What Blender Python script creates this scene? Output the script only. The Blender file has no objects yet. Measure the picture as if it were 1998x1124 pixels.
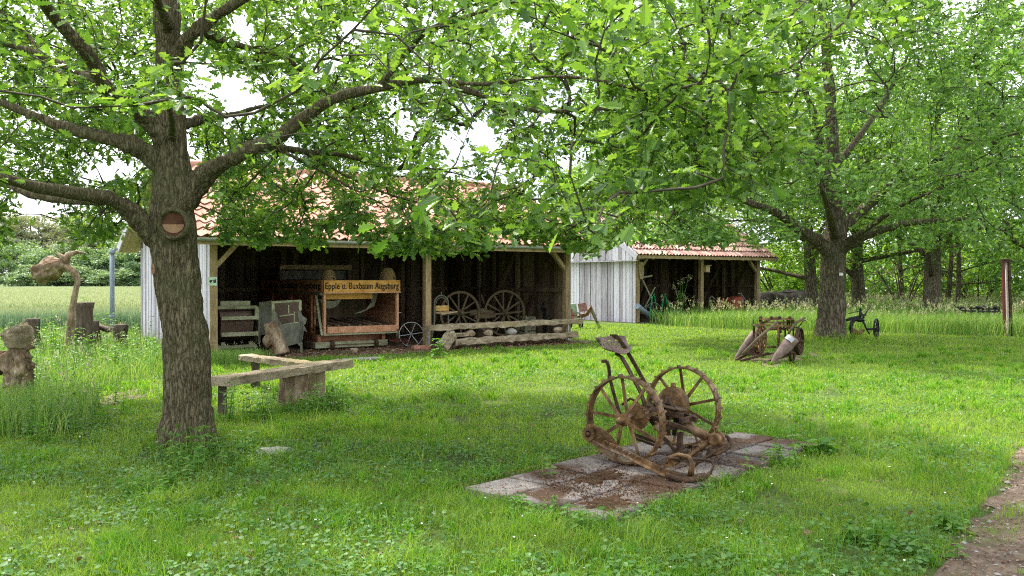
import bpy, math, random
import numpy as np
from mathutils import Vector, Matrix, noise
from mathutils.geometry import tessellate_polygon

# ------------------------------------------------------------------ camera, sky, sun, exposure
sc = bpy.context.scene
FPX, CX, HY, CH = 1700.0, 999.0, 545.0, 1.6          # lens in photo pixels, centre column, horizon row, eye height
cam_d = bpy.data.cameras.new("camera"); cam = bpy.data.objects.new("camera", cam_d)
sc.collection.objects.link(cam); sc.camera = cam
cam.location = (0, 0, CH)
cam_d.sensor_width = 36.0; cam_d.lens = FPX / 1998.0 * 36.0
cam_d.clip_start = 0.05; cam_d.clip_end = 1500
cam.rotation_euler = (math.radians(90) - math.atan(17.0 / FPX), 0, 0)

SUN_AZ, SUN_EL = math.radians(-38), math.radians(56)   # azimuth measured from +Y towards +X
w = bpy.data.worlds.new("World"); sc.world = w; w.use_nodes = True
nt = w.node_tree; nt.nodes.clear()
sky = nt.nodes.new('ShaderNodeTexSky'); sky.sky_type = 'NISHITA'; sky.sun_disc = False
sky.sun_elevation = SUN_EL; sky.sun_rotation = SUN_AZ
sky.dust_density = 4.0; sky.air_density = 1.0; sky.ozone_density = 1.0
mixc = nt.nodes.new('ShaderNodeMixRGB'); mixc.inputs[0].default_value = 0.8
# thin bright overcast veil with soft cloud forms
wtc = nt.nodes.new('ShaderNodeTexCoord'); wn = nt.nodes.new('ShaderNodeTexNoise'); wn.inputs['Scale'].default_value = 2.2; wn.inputs['Detail'].default_value = 6
nt.links.new(wtc.outputs['Generated'], wn.inputs[0]); wr = nt.nodes.new('ShaderNodeValToRGB'); nt.links.new(wn.outputs[0], wr.inputs[0])
wr.color_ramp.elements[0].position = .36; wr.color_ramp.elements[0].color = (4.2, 4.6, 5.6, 1); wr.color_ramp.elements[1].position = .62; wr.color_ramp.elements[1].color = (9.2, 9.3, 9.8, 1)
nt.links.new(wr.outputs[0], mixc.inputs[2])
bg = nt.nodes.new('ShaderNodeBackground'); bg.inputs[1].default_value = 0.14
out = nt.nodes.new('ShaderNodeOutputWorld')
nt.links.new(sky.outputs[0], mixc.inputs[1]); nt.links.new(mixc.outputs[0], bg.inputs[0]); nt.links.new(bg.outputs[0], out.inputs[0])
sl = bpy.data.lights.new("sun", 'SUN'); sl.energy = 4.6; sl.angle = math.radians(5); sl.color = (1.0, 0.95, 0.86)
so = bpy.data.objects.new("sun", sl); sc.collection.objects.link(so)
_sd = Vector((math.sin(SUN_AZ) * math.cos(SUN_EL), math.cos(SUN_AZ) * math.cos(SUN_EL), math.sin(SUN_EL)))
so.rotation_euler = (-_sd).to_track_quat('-Z', 'Y').to_euler(); so.location = (-20, 20, 40)
sc.view_settings.view_transform = 'Standard'; sc.view_settings.look = 'None'
sc.view_settings.exposure = 1.15; sc.view_settings.gamma = 1.0
sc.cycles.max_bounces = 7; sc.cycles.diffuse_bounces = 4; sc.cycles.transmission_bounces = 4; sc.cycles.glossy_bounces = 2
sc.cycles.sample_clamp_indirect = 6.0; sc.cycles.filter_width = 1.1; sc.cycles.use_denoising = False

# ------------------------------------------------------------------ helpers
R = random.Random(7); NR = np.random.default_rng(11)
def P(px, py, Y):                                       # photo column / row at a chosen distance -> place in the world
    return Vector(((px - CX) / FPX * Y, Y, CH + (HY - py) / FPX * Y))
def G(px, py):                                          # photo column / row -> spot on the ground
    Y = FPX * CH / (py - HY); return Vector(((px - CX) / FPX * Y, Y, 0))
class Fr:                                               # a turned frame on the ground
    def __init__(s, o, ang):
        s.o = Vector((o[0], o[1], 0)); s.a = ang
        s.x = Vector((math.cos(ang), math.sin(ang), 0)); s.y = Vector((-math.sin(ang), math.cos(ang), 0))
    def w(s, x, y, z): return s.o + s.x * x + s.y * y + Vector((0, 0, z))
    def ray(s, px, py): return Vector(((px - CX) / FPX, 1, (HY - py) / FPX))
    def onY(s, px, py, y):
        d = s.ray(px, py); c = Vector((0, 0, CH)); q = s.o + s.y * y
        t = (q - c).dot(s.y) / d.dot(s.y); p = c + d * t - s.o
        return p.dot(s.x), y, p.z
    def onX(s, px, py, x):
        d = s.ray(px, py); c = Vector((0, 0, CH)); q = s.o + s.x * x
        t = (q - c).dot(s.x) / d.dot(s.x); p = c + d * t - s.o
        return x, p.dot(s.y), p.z
    def wY(s, px, py, y): return s.w(*s.onY(px, py, y))
    def wX(s, px, py, x): return s.w(*s.onX(px, py, x))
def basis(axis, up=(0, 0, 1)):
    a = Vector(axis).normalized(); u = Vector(up)
    if abs(a.dot(u.normalized())) > 0.97: u = Vector((1, 0, 0)) if abs(a.x) < .9 else Vector((0, 1, 0))
    s = a.cross(u).normalized(); return a, s, s.cross(a).normalized()
class MB:
    def __init__(s): s.v = []; s.f = []; s.sm = []
    def add(s, vs, fs, smooth=False):
        b = len(s.v); s.v += [tuple(x) for x in vs]
        s.f += [tuple(i + b for i in f) for f in fs]; s.sm += [smooth] * len(fs); return s
    def beam(s, p, q, w, h, up=(0, 0, 1), seg=1, jit=0.0, w2=None, h2=None):
        p = Vector(p); q = Vector(q); a, sd, u = basis(q - p, up); vs = []
        for i in range(seg + 1):
            t = i / seg; c = p.lerp(q, t); ww = w + ((w2 if w2 else w) - w) * t; hh = h + ((h2 if h2 else h) - h) * t
            for k in ((-1, -1), (1, -1), (1, 1), (-1, 1)):
                j = Vector((R.uniform(-jit, jit), R.uniform(-jit, jit), R.uniform(-jit, jit))) if jit else Vector()
                vs.append(c + sd * (k[0] * ww / 2) + u * (k[1] * hh / 2) + j)
        fs = [(3, 2, 1, 0), tuple(seg * 4 + k for k in range(4))]
        for i in range(seg):
            for k in range(4):
                a0 = i * 4 + k; a1 = i * 4 + (k + 1) % 4; fs.append((a0, a1, a1 + 4, a0 + 4))
        return s.add(vs, fs)
    def box(s, c, x, y, z, fr=None, ax=None):
        if ax is None: ax = (fr.x, fr.y, Vector((0, 0, 1))) if fr else (Vector((1, 0, 0)), Vector((0, 1, 0)), Vector((0, 0, 1)))
        c = Vector(c); vs = [c + ax[0] * (i * x / 2) + ax[1] * (j * y / 2) + ax[2] * (k * z / 2) for i in (-1, 1) for j in (-1, 1) for k in (-1, 1)]
        return s.add(vs, [(0, 1, 3, 2), (4, 6, 7, 5), (0, 4, 5, 1), (2, 3, 7, 6), (0, 2, 6, 4), (1, 5, 7, 3)])
    def tube(s, pts, r, n=8, cap=True, rough=0.0, smooth=True):
        pts = [Vector(p) for p in pts]; rs = list(r) if hasattr(r, '__len__') else [r] * len(pts)
        vs = []; prev = None
        for i, p in enumerate(pts):
            t = (pts[min(i + 1, len(pts) - 1)] - pts[max(i - 1, 0)]).normalized()
            if prev is None: _, sd, u = basis(t)
            else:
                u = prev - t * prev.dot(t)
                u = u.normalized() if u.length > 1e-5 else basis(t)[2]
                sd = t.cross(u)
            prev = u
            for k in range(n):
                a = 2 * math.pi * k / n; rr = rs[i] * (1 + (R.uniform(-rough, rough) if rough else 0))
                vs.append(p + sd * (math.cos(a) * rr) + u * (math.sin(a) * rr))
        fs = []
        for i in range(len(pts) - 1):
            for k in range(n): fs.append((i * n + k, i * n + (k + 1) % n, (i + 1) * n + (k + 1) % n, (i + 1) * n + k))
        s.add(vs, fs, smooth)
        if cap:
            b = len(s.v) - len(vs); s.f += [tuple(b + k for k in reversed(range(n))), tuple(b + (len(pts) - 1) * n + k for k in range(n))]; s.sm += [False, False]
        return s
    def lathe(s, prof, c, axis, n=24, smooth=True, sq=1.0):
        c = Vector(c); a, sd, u = basis(axis); vs = []
        for (r, h) in prof:
            for k in range(n):
                t = 2 * math.pi * k / n; vs.append(c + a * h + sd * (math.cos(t) * r) + u * (math.sin(t) * r * sq))
        fs = [(i * n + k, i * n + (k + 1) % n, (i + 1) * n + (k + 1) % n, (i + 1) * n + k) for i in range(len(prof) - 1) for k in range(n)]
        return s.add(vs, fs, smooth)
    def disc(s, c, axis, r, th, n=24): return s.lathe([(0.0005, -th / 2), (r, -th / 2), (r, th / 2), (0.0005, th / 2)], c, axis, n, False)
    def ring(s, c, axis, ro, ri, wd, n=40): return s.lathe([(ri, -wd / 2), (ro, -wd / 2), (ro, wd / 2), (ri, wd / 2), (ri, -wd / 2)], c, axis, n, False)
    def plate(s, pts, th):                              # a flat outline given a thickness
        pts = [Vector(p) for p in pts]; n = len(pts); nn = Vector()
        for i in range(n): nn += pts[i].cross(pts[(i + 1) % n])
        nn.normalize(); vs = [p + nn * th / 2 for p in pts] + [p - nn * th / 2 for p in pts]
        return s.add(vs, [tuple(range(n)), tuple(reversed(range(n, 2 * n)))] + [(i, i + n, (i + 1) % n + n, (i + 1) % n) for i in range(n)])
    def blob(s, c, rx, ry, rz, ax=None, n=14, m=9, rough=0.0, sc_=3.0, seed=0):
        c = Vector(c); ax = ax or (Vector((1, 0, 0)), Vector((0, 1, 0)), Vector((0, 0, 1))); vs = []
        for i in range(m + 1):
            th = math.pi * i / m
            for k in range(n):
                a = 2 * math.pi * k / n; d = Vector((math.sin(th) * math.cos(a), math.sin(th) * math.sin(a), math.cos(th)))
                rr = 1 + rough * noise.noise(d * sc_ + Vector((seed, seed * .7, 0)))
                vs.append(c + ax[0] * (d.x * rx * rr) + ax[1] * (d.y * ry * rr) + ax[2] * (d.z * rz * rr))
        fs = [(i * n + k, (i + 1) * n + k, (i + 1) * n + (k + 1) % n, i * n + (k + 1) % n) for i in range(m) for k in range(n)]
        return s.add(vs, fs, True)
    def build(s, name, mat, parent=None, bevel=0):
        me = bpy.data.meshes.new(name); vs = s.v
        o = bpy.data.objects.new(name, me)
        if parent is not None:
            inv = world_of(parent).inverted(); vs = [inv @ Vector(v) for v in vs]; o.parent = parent
        me.from_pydata([tuple(v) for v in vs], [], s.f); me.polygons.foreach_set('use_smooth', s.sm); me.update()
        if mat: me.materials.append(mat)
        sc.collection.objects.link(o)
        if bevel:
            b = o.modifiers.new('bevel', 'BEVEL'); b.width = bevel; b.segments = 2; b.limit_method = 'ANGLE'
        return o
def world_of(o):
    m = o.matrix_basis.copy()
    while o.parent is not None: o = o.parent; m = o.matrix_basis @ m
    return m
def tag(o, label=None, cat=None, group=None, kind=None):
    if label: o['label'] = label
    if cat: o['category'] = cat
    if group: o['group'] = group
    if kind: o['kind'] = kind
    return o
def thing(name, loc, label, cat, rz=0, group=None):
    o = bpy.data.objects.new(name, None); sc.collection.objects.link(o); o.empty_display_size = .2
    o.location = loc; o.rotation_euler = (0, 0, rz); return tag(o, label, cat, group)
def np_obj(name, V, faces, mat, parent=None, smooth=False, counts=None):
    """V (n,3); faces: list of (k,) index arrays grouped as [(m,k) arrays]"""
    V = np.asarray(V, dtype=np.float64)
    if parent is not None:
        M = np.array(world_of(parent).inverted()); V = V @ M[:3, :3].T + M[:3, 3]
    me = bpy.data.meshes.new(name); me.vertices.add(len(V)); me.vertices.foreach_set('co', V.astype(np.float32).ravel())
    loops = np.concatenate([f.ravel() for f in faces]); tot = np.concatenate([np.full(len(f), f.shape[1]) for f in faces])
    me.loops.add(len(loops)); me.loops.foreach_set('vertex_index', loops.astype(np.int32))
    me.polygons.add(len(tot)); st = np.concatenate([[0], np.cumsum(tot)[:-1]])
    me.polygons.foreach_set('loop_start', st.astype(np.int32)); me.polygons.foreach_set('loop_total', tot.astype(np.int32))
    me.polygons.foreach_set('use_smooth', np.full(len(tot), smooth)); me.update(calc_edges=True)
    me.materials.append(mat); o = bpy.data.objects.new(name, me); o.parent = parent; sc.collection.objects.link(o); return o
def nrm(a): return a / np.maximum(np.linalg.norm(a, axis=1, keepdims=True), 1e-9)
def copy_tree(o, parent=None):
    c = o.copy(); sc.collection.objects.link(c); c.parent = parent
    for ch in [x for x in sc.collection.objects if x.parent == o and x != c]: copy_tree(ch, c)
    return c

# ------------------------------------------------------------------ materials
def new_mat(name):
    m = bpy.data.materials.new(name); m.use_nodes = True; t = m.node_tree; b = t.nodes['Principled BSDF']; return m, t, b
def mat(name, cols, scale=6.0, stretch=(1, 1, 1), rough=.8, bump=.3, bdist=.01, metal=0.0, island=0.0, detail=6, bscale=None, spec=.3, coord='Object', patch=None, fine=.32):
    """cols: colours laid over a noise; island: share of a random value per separate piece; patch=(colour, scale, lo, hi) stains"""
    m, t, b = new_mat(name); N = t.nodes; L = t.links
    tc = N.new('ShaderNodeTexCoord'); mp = N.new('ShaderNodeMapping'); mp.inputs['Scale'].default_value = stretch
    L.new(tc.outputs[coord], mp.inputs[0])
    nz = N.new('ShaderNodeTexNoise'); nz.inputs['Scale'].default_value = scale; nz.inputs['Detail'].default_value = detail; nz.inputs['Roughness'].default_value = .65
    L.new(mp.outputs[0], nz.inputs[0]); fac = nz.outputs[0]
    cr = N.new('ShaderNodeValToRGB'); e = cr.color_ramp.elements
    n = len(cols); e[0].position = .3; e[0].color = (*cols[0], 1); e[1].position = .7; e[1].color = (*cols[-1], 1)
    for i in range(1, n - 1): k = e.new(.3 + .4 * i / (n - 1)); k.color = (*cols[i], 1)
    if island > 0:
        g = N.new('ShaderNodeNewGeometry'); ma = N.new('ShaderNodeMath'); ma.operation = 'MULTIPLY_ADD'
        ma.inputs[1].default_value = island; s2 = N.new('ShaderNodeMath'); s2.operation = 'MULTIPLY_ADD'
        s2.inputs[1].default_value = 1 - island * .5; s2.inputs[2].default_value = -island * .25
        L.new(g.outputs['Random Per Island'], ma.inputs[0]); L.new(nz.outputs[0], s2.inputs[0]); L.new(s2.outputs[0], ma.inputs[2]); fac = ma.outputs[0]
    L.new(fac, cr.inputs[0]); col = cr.outputs[0]
    if fine:
        nf_ = N.new('ShaderNodeTexNoise'); nf_.inputs['Scale'].default_value = scale * 5; nf_.inputs['Detail'].default_value = 6; nf_.inputs['Roughness'].default_value = .75; L.new(mp.outputs[0], nf_.inputs[0])
        mf = N.new('ShaderNodeMapRange'); mf.inputs[1].default_value = .3; mf.inputs[2].default_value = .7; mf.inputs[3].default_value = 1 - fine; mf.inputs[4].default_value = 1 + fine; L.new(nf_.outputs[0], mf.inputs[0])
        vm = N.new('ShaderNodeVectorMath'); vm.operation = 'SCALE'; L.new(col, vm.inputs[0]); L.new(mf.outputs[0], vm.inputs['Scale']); col = vm.outputs[0]
    if patch:
        pc, ps, lo, hi = patch; n2 = N.new('ShaderNodeTexNoise'); n2.inputs['Scale'].default_value = ps; n2.inputs['Detail'].default_value = 8
        L.new(tc.outputs[coord], n2.inputs[0]); mr = N.new('ShaderNodeMapRange'); mr.inputs[1].default_value = lo; mr.inputs[2].default_value = hi
        L.new(n2.outputs[0], mr.inputs[0]); mx = N.new('ShaderNodeMixRGB'); mx.inputs[2].default_value = (*pc, 1)
        L.new(mr.outputs[0], mx.inputs[0]); L.new(col, mx.inputs[1]); col = mx.outputs[0]
    L.new(col, b.inputs['Base Color']); b.inputs['Roughness'].default_value = rough; b.inputs['Metallic'].default_value = metal
    b.inputs['Specular IOR Level'].default_value = spec
    if bump > 0:
        nb = N.new('ShaderNodeTexNoise'); nb.inputs['Scale'].default_value = bscale or scale * 3; nb.inputs['Detail'].default_value = 8; nb.inputs['Roughness'].default_value = .7
        L.new(mp.outputs[0], nb.inputs[0]); bp = N.new('ShaderNodeBump'); bp.inputs['Strength'].default_value = bump; bp.inputs['Distance'].default_value = bdist
        L.new(nb.outputs[0], bp.inputs['Height']); L.new(bp.outputs[0], b.inputs['Normal'])
    return m
def leaf_mat(name, cols, trans=.45, rough=.5, tcol=None, zramp=None, patch=None, spec=.35):
    m, t, b = new_mat(name); N = t.nodes; L = t.links
    g = N.new('ShaderNodeNewGeometry'); cr = N.new('ShaderNodeValToRGB'); e = cr.color_ramp.elements
    e[0].position = 0; e[0].color = (*cols[0], 1); e[1].position = 1; e[1].color = (*cols[-1], 1)
    for i in range(1, len(cols) - 1): k = e.new(i / (len(cols) - 1)); k.color = (*cols[i], 1)
    L.new(g.outputs['Random Per Island'], cr.inputs[0]); col = cr.outputs[0]
    if patch:                                           # drier or lusher patches that lie in the turf itself
        pc, ps, lo, hi = patch; n2 = N.new('ShaderNodeTexNoise'); n2.inputs['Scale'].default_value = ps; n2.inputs['Detail'].default_value = 4
        L.new(g.outputs['Position'], n2.inputs[0]); mr = N.new('ShaderNodeMapRange'); mr.inputs[1].default_value = lo; mr.inputs[2].default_value = hi
        L.new(n2.outputs[0], mr.inputs[0]); mx = N.new('ShaderNodeMixRGB'); mx.inputs[2].default_value = (*pc, 1)
        mu = N.new('ShaderNodeMath'); mu.operation = 'MULTIPLY'; mu.inputs[1].default_value = .75
        L.new(mr.outputs[0], mu.inputs[0]); L.new(mu.outputs[0], mx.inputs[0]); L.new(col, mx.inputs[1]); col = mx.outputs[0]
    if zramp:                                           # ears paler than the stalks below them
        sx = N.new('ShaderNodeSeparateXYZ'); L.new(g.outputs['Position'], sx.inputs[0])
        mr = N.new('ShaderNodeMapRange'); mr.inputs[1].default_value = zramp[1]; mr.inputs[2].default_value = zramp[2]
        L.new(sx.outputs[2], mr.inputs[0]); mx = N.new('ShaderNodeMixRGB'); mx.inputs[2].default_value = (*zramp[0], 1)
        L.new(mr.outputs[0], mx.inputs[0]); L.new(col, mx.inputs[1]); col = mx.outputs[0]
    L.new(col, b.inputs['Base Color']); b.inputs['Roughness'].default_value = rough; b.inputs['Specular IOR Level'].default_value = spec
    tr = N.new('ShaderNodeBsdfTranslucent'); ms = N.new('ShaderNodeMixShader'); ms.inputs[0].default_value = trans
    hs = N.new('ShaderNodeMixRGB'); hs.blend_type = 'MULTIPLY'; hs.inputs[0].default_value = 1; hs.inputs[2].default_value = (*(tcol or (1.7, 1.6, .5)), 1)
    L.new(col, hs.inputs[1]); L.new(hs.outputs[0], tr.inputs[0])
    o = N['Material Output']; L.new(b.outputs[0], ms.inputs[1]); L.new(tr.outputs[0], ms.inputs[2]); L.new(ms.outputs[0], o.inputs[0])
    return m
M = {}
M['leaf_near'] = leaf_mat('oak_leaf', [(.05, .12, .022), (.08, .175, .03), (.13, .25, .045), (.22, .36, .075)], .46, .42, (1.65, 1.55, .65), spec=.45)
M['leaf_mid'] = leaf_mat('oak_leaf_blue', [(.06, .145, .03), (.12, .24, .05), (.22, .38, .11)], .46, .38, (1.6, 1.55, .75), spec=.55)
M['leaf_back'] = leaf_mat('bright_leaf', [(.09, .19, .03), (.15, .28, .045), (.25, .40, .08)], .45)
M['leaf_far'] = leaf_mat('hazed_far_leaf', [(.15, .25, .14), (.23, .34, .19)], .3)  # greens lightened: distance haze is put into the leaf colour
M['leaf_pine'] = leaf_mat('pine_needles', [(.20, .24, .15), (.31, .33, .22)], .2)
M['weed'] = leaf_mat('weed_leaf', [(.06, .17, .02), (.10, .26, .03), (.20, .34, .08)], .4)
M['clover'] = leaf_mat('clover_leaf', [(.05, .14, .03), (.09, .22, .045), (.15, .29, .08)], .35, .5, spec=.3)
M['grass'] = leaf_mat('grass_blade', [(.07, .17, .018), (.13, .26, .026), (.20, .34, .038), (.28, .43, .06), (.14, .28, .028), (.36, .40, .14)], .44, .6, (1.5, 1.45, .6), patch=((.24, .37, .055), .4, .44, .64))
M['tall'] = leaf_mat('tall_grass_blade', [(.07, .19, .03), (.13, .28, .045), (.22, .37, .08), (.34, .42, .15)], .4, .6, (1.4, 1.3, .7))
M['tuft'] = leaf_mat('tuft_blade', [(.05, .17, .012), (.09, .25, .018), (.15, .33, .03), (.26, .42, .06)], .45, .5, (1.6, 1.5, .5))
M['seed'] = leaf_mat('seed_head', [(.38, .32, .22), (.46, .40, .28), (.28, .36, .14), (.34, .38, .18)], .35, .8, (1.1, 1.1, .9))
M['wheat'] = leaf_mat('wheat_stalk', [(.15, .26, .15), (.21, .33, .20), (.28, .38, .22)], .3, .7, (1.1, 1.1, .85), zramp=((.44, .49, .28), .58, .84))
M['ear'] = leaf_mat('wheat_ear', [(.34, .42, .20), (.46, .50, .28), (.40, .46, .22)], .3, .8, (1.1, 1.1, .9))
M['crumb'] = leaf_mat('moss_crumb', [(.05, .022, .01), (.11, .05, .02), (.17, .09, .04)], .1, .9, (1, 1, 1))
M['litter'] = leaf_mat('dead_leaf', [(.12, .06, .03), (.22, .12, .07), (.34, .24, .15)], .1, .8, (1, 1, 1))
M['bark_'] = mat('oak_bark', [(.055, .045, .028), (.13, .105, .065), (.20, .165, .10)], 9, (1, 1, .22), .95, .9, .03, bscale=22, patch=((.10, .13, .045), 2.2, .5, .8))
M['bark2_'] = mat('oak_bark_grey', [(.05, .045, .03), (.14, .115, .075), (.22, .19, .125)], 7, (1, 1, .25), .95, .9, .04, bscale=14, patch=((.12, .15, .06), 1.6, .5, .8))
def bark_mat(name, dark, mid, light, sc_, zs, moss, mossc, bd):
    m, t, b = new_mat(name); N = t.nodes; L = t.links; tc = N.new('ShaderNodeTexCoord'); mp = N.new('ShaderNodeMapping'); mp.inputs['Scale'].default_value = (1, 1, zs); L.new(tc.outputs['Object'], mp.inputs[0])
    n1 = N.new('ShaderNodeTexNoise'); n1.inputs['Scale'].default_value = sc_ * .7; n1.inputs['Detail'].default_value = 5; L.new(mp.outputs[0], n1.inputs[0])
    ad = N.new('ShaderNodeVectorMath'); ad.operation = 'MULTIPLY_ADD'; ad.inputs[1].default_value = (.13, .13, .13); L.new(n1.outputs['Color'], ad.inputs[0]); L.new(mp.outputs[0], ad.inputs[2])
    v = N.new('ShaderNodeTexVoronoi'); v.feature = 'DISTANCE_TO_EDGE'; v.inputs['Scale'].default_value = sc_; L.new(ad.outputs[0], v.inputs['Vector'])
    n3 = N.new('ShaderNodeTexNoise'); n3.inputs['Scale'].default_value = sc_ * 2.5; n3.inputs['Detail'].default_value = 8; n3.inputs['Roughness'].default_value = .75; L.new(mp.outputs[0], n3.inputs[0])
    mm = N.new('ShaderNodeMath'); mm.operation = 'MULTIPLY_ADD'; mm.inputs[1].default_value = .55; L.new(n3.outputs[0], mm.inputs[0]); L.new(v.outputs['Distance'], mm.inputs[2])
    cr = N.new('ShaderNodeValToRGB'); e = cr.color_ramp.elements; e[0].position = .26; e[0].color = (*dark, 1); e[1].position = .62; e[1].color = (*light, 1); k = e.new(.40); k.color = (*mid, 1); L.new(mm.outputs[0], cr.inputs[0])
    n2 = N.new('ShaderNodeTexNoise'); n2.inputs['Scale'].default_value = 2.3; n2.inputs['Detail'].default_value = 7; L.new(tc.outputs['Object'], n2.inputs[0]); mr = N.new('ShaderNodeMapRange'); mr.inputs[1].default_value = .45; mr.inputs[2].default_value = .75; mr.inputs[4].default_value = moss; L.new(n2.outputs[0], mr.inputs[0])
    mx = N.new('ShaderNodeMixRGB'); mx.inputs[2].default_value = (*mossc, 1); L.new(mr.outputs[0], mx.inputs[0]); L.new(cr.outputs[0], mx.inputs[1]); L.new(mx.outputs[0], b.inputs['Base Color'])
    bp = N.new('ShaderNodeBump'); bp.inputs['Strength'].default_value = 1; bp.inputs['Distance'].default_value = bd; L.new(mm.outputs[0], bp.inputs['Height']); L.new(bp.outputs[0], b.inputs['Normal'])
    b.inputs['Roughness'].default_value = .95; b.inputs['Specular IOR Level'].default_value = .15; return m
M['bark'] = bark_mat('oak_bark', (.04, .032, .018), (.135, .112, .064), (.225, .19, .115), 26, .24, .7, (.105, .11, .05), .03)
M['bark2'] = bark_mat('oak_bark_grey', (.04, .032, .022), (.13, .105, .07), (.23, .19, .135), 16, .26, .5, (.10, .115, .06), .04)
M['twig'] = mat('twig_bark', [(.04, .033, .022), (.085, .07, .045)], 20, rough=.9, bump=0)
M['hollow'] = mat('rotten_heartwood', [(.05, .02, .012), (.16, .07, .035)], 6, (1, 1, 4), .9, .5)
M['heart'] = mat('pale_heartwood', [(.20, .11, .06), (.42, .26, .15)], 5, (1, 1, 5), .85, .5)
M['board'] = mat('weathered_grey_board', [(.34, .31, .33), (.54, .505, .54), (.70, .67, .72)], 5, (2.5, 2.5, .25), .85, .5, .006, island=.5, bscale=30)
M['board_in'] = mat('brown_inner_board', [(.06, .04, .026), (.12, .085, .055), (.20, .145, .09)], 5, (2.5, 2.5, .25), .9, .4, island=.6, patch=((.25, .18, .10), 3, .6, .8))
M['timber'] = mat('aged_timber', [(.20, .14, .07), (.36, .26, .14), (.46, .36, .20)], 4, (2, 2, .6), .85, .5, .006, island=.3)
M['timber_light'] = mat('pale_timber', [(.36, .27, .15), (.58, .45, .27)], 4, (2, 2, .6), .8, .4, .005, island=.4)
M['oldwood'] = mat('silvered_oak', [(.12, .09, .055), (.31, .245, .16), (.50, .42, .30)], 4, (1.2, 1.2, 3), .9, .9, .015, bscale=16, patch=((.30, .24, .12), 1.7, .55, .7))
M['logwood'] = mat('bare_log_wood', [(.08, .05, .028), (.27, .195, .12), (.50, .40, .27)], 7, (1, 1, .3), .85, 1, .02, patch=((.12, .065, .03), 3, .5, .7), fine=.55)
M['darkstump'] = mat('dark_rotten_stump', [(.03, .024, .018), (.11, .085, .06), (.20, .16, .12)], 8, (1, 1, .3), .95, 1, .03)
M['tile'] = mat('clay_pantile', [(.33, .145, .09), (.45, .22, .15), (.54, .31, .24)], 3, rough=.8, bump=.4, island=.45, patch=((.20, .15, .10), 2.2, .54, .85), fine=.2)
M['tile2'] = mat('clay_ridged_tile', [(.32, .17, .14), (.46, .27, .22), (.56, .38, .33)], 3, rough=.8, bump=.3, island=.6, patch=((.30, .26, .22), 4, .58, .8))
M['zinc'] = mat('zinc_gutter', [(.35, .36, .38), (.52, .54, .57)], 5, rough=.45, bump=.05, metal=.5)
M['pipe'] = mat('grey_pipe', [(.19, .23, .28), (.26, .31, .37)], 5, rough=.4, bump=.03)
M['rust'] = mat('rusty_iron', [(.045, .025, .012), (.17, .095, .042), (.34, .205, .095)], 9, rough=.5, bump=.45, bdist=.002, metal=.35, patch=((.24, .165, .11), 5, .54, .72), fine=.22)
M['rust_dark'] = mat('dark_rusty_iron', [(.022, .013, .009), (.06, .034, .019), (.14, .08, .04)], 14, rough=.7, bump=.5, bdist=.004, metal=.3)
M['rust_lilac'] = mat('faded_lilac_rust', [(.13, .085, .072), (.23, .16, .14), (.33, .245, .225)], 7, rough=.6, bump=.3, bdist=.004, metal=.2)
M['black_iron'] = mat('black_painted_iron', [(.015, .016, .017), (.045, .045, .048)], 10, rough=.45, bump=.2, metal=.4)
M['orange'] = mat('faded_orange_boards', [(.20, .07, .035), (.34, .14, .07), (.46, .24, .14)], 4, (1, 1, 3), .75, .4, island=.3, patch=((.16, .08, .05), 3, .56, .8))
M['orange_pale'] = mat('worn_orange_edge', [(.48, .22, .11), (.72, .42, .26)], 6, rough=.75, bump=.3, island=.4)
M['signboard'] = mat('ochre_sign_paint', [(.55, .24, .04), (.74, .38, .08), (.78, .45, .15)], 5, (1, 1, 3), .65, .25, patch=((.26, .13, .045), 4, .48, .78))
M['ink'] = mat('black_letter_paint', [(.012, .010, .008), (.03, .02, .015)], 20, rough=.6, bump=0)
M['olive'] = mat('olive_grey_wood', [(.16, .16, .09), (.32, .32, .19), (.42, .42, .28)], 5, (1, 1, 2), .8, .4, island=.3)
M['sheet'] = mat('brown_sheet_metal', [(.10, .065, .045), (.17, .11, .08)], 4, rough=.6, bump=.2, patch=((.20, .15, .11), 5, .6, .8))
M['greypanel'] = mat('grey_green_panel', [(.07, .07, .05), (.15, .15, .11), (.22, .22, .17)], 6, (1, 1, .5), .75, .3)
M['cloth'] = mat('faded_sacking', [(.14, .14, .10), (.27, .27, .20)], 8, rough=.95, bump=.4)
M['straw'] = mat('plaited_straw', [(.30, .20, .08), (.50, .37, .17)], 18, (1, 1, 4), .9, .9, .01)
M['wagon'] = mat('old_wagon_wood', [(.07, .052, .026), (.155, .12, .065)], 6, rough=.8, bump=.4)  # old wood, toned down so its colour carries the shed bay's darkness
M['red'] = mat('faded_red_paint', [(.26, .05, .035), (.42, .11, .075)], 6, rough=.6, bump=.3, patch=((.18, .08, .05), 6, .5, .7))
M['rose'] = mat('faded_rose_tin', [(.34, .16, .16), (.48, .26, .25)], 5, rough=.55, bump=.2, patch=((.25, .1, .06), 6, .55, .7))
M['mint'] = mat('faded_mint_tin', [(.25, .38, .26), (.40, .55, .38)], 5, rough=.55, bump=.2, patch=((.3, .15, .08), 6, .55, .7))
M['green'] = mat('green_machine_paint', [(.01, .20, .06), (.03, .36, .12)], 6, rough=.45, bump=.2)
M['maroon'] = mat('maroon_paint', [(.09, .018, .018), (.17, .035, .032)], 5, rough=.5, bump=.2)
M['cream'] = mat('cream_paint', [(.55, .48, .38), (.75, .68, .58)], 5, rough=.6, bump=.2)
M['white'] = mat('white_paint', [(.72, .72, .70), (.85, .85, .83)], 5, rough=.5, bump=.1)
M['paper'] = mat('pale_green_plate', [(.50, .62, .48), (.62, .72, .56)], 5, rough=.5, bump=0)
M['rubber'] = mat('perished_rubber', [(.05, .05, .045), (.13, .12, .10)], 8, rough=.85, bump=.4)
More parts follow.
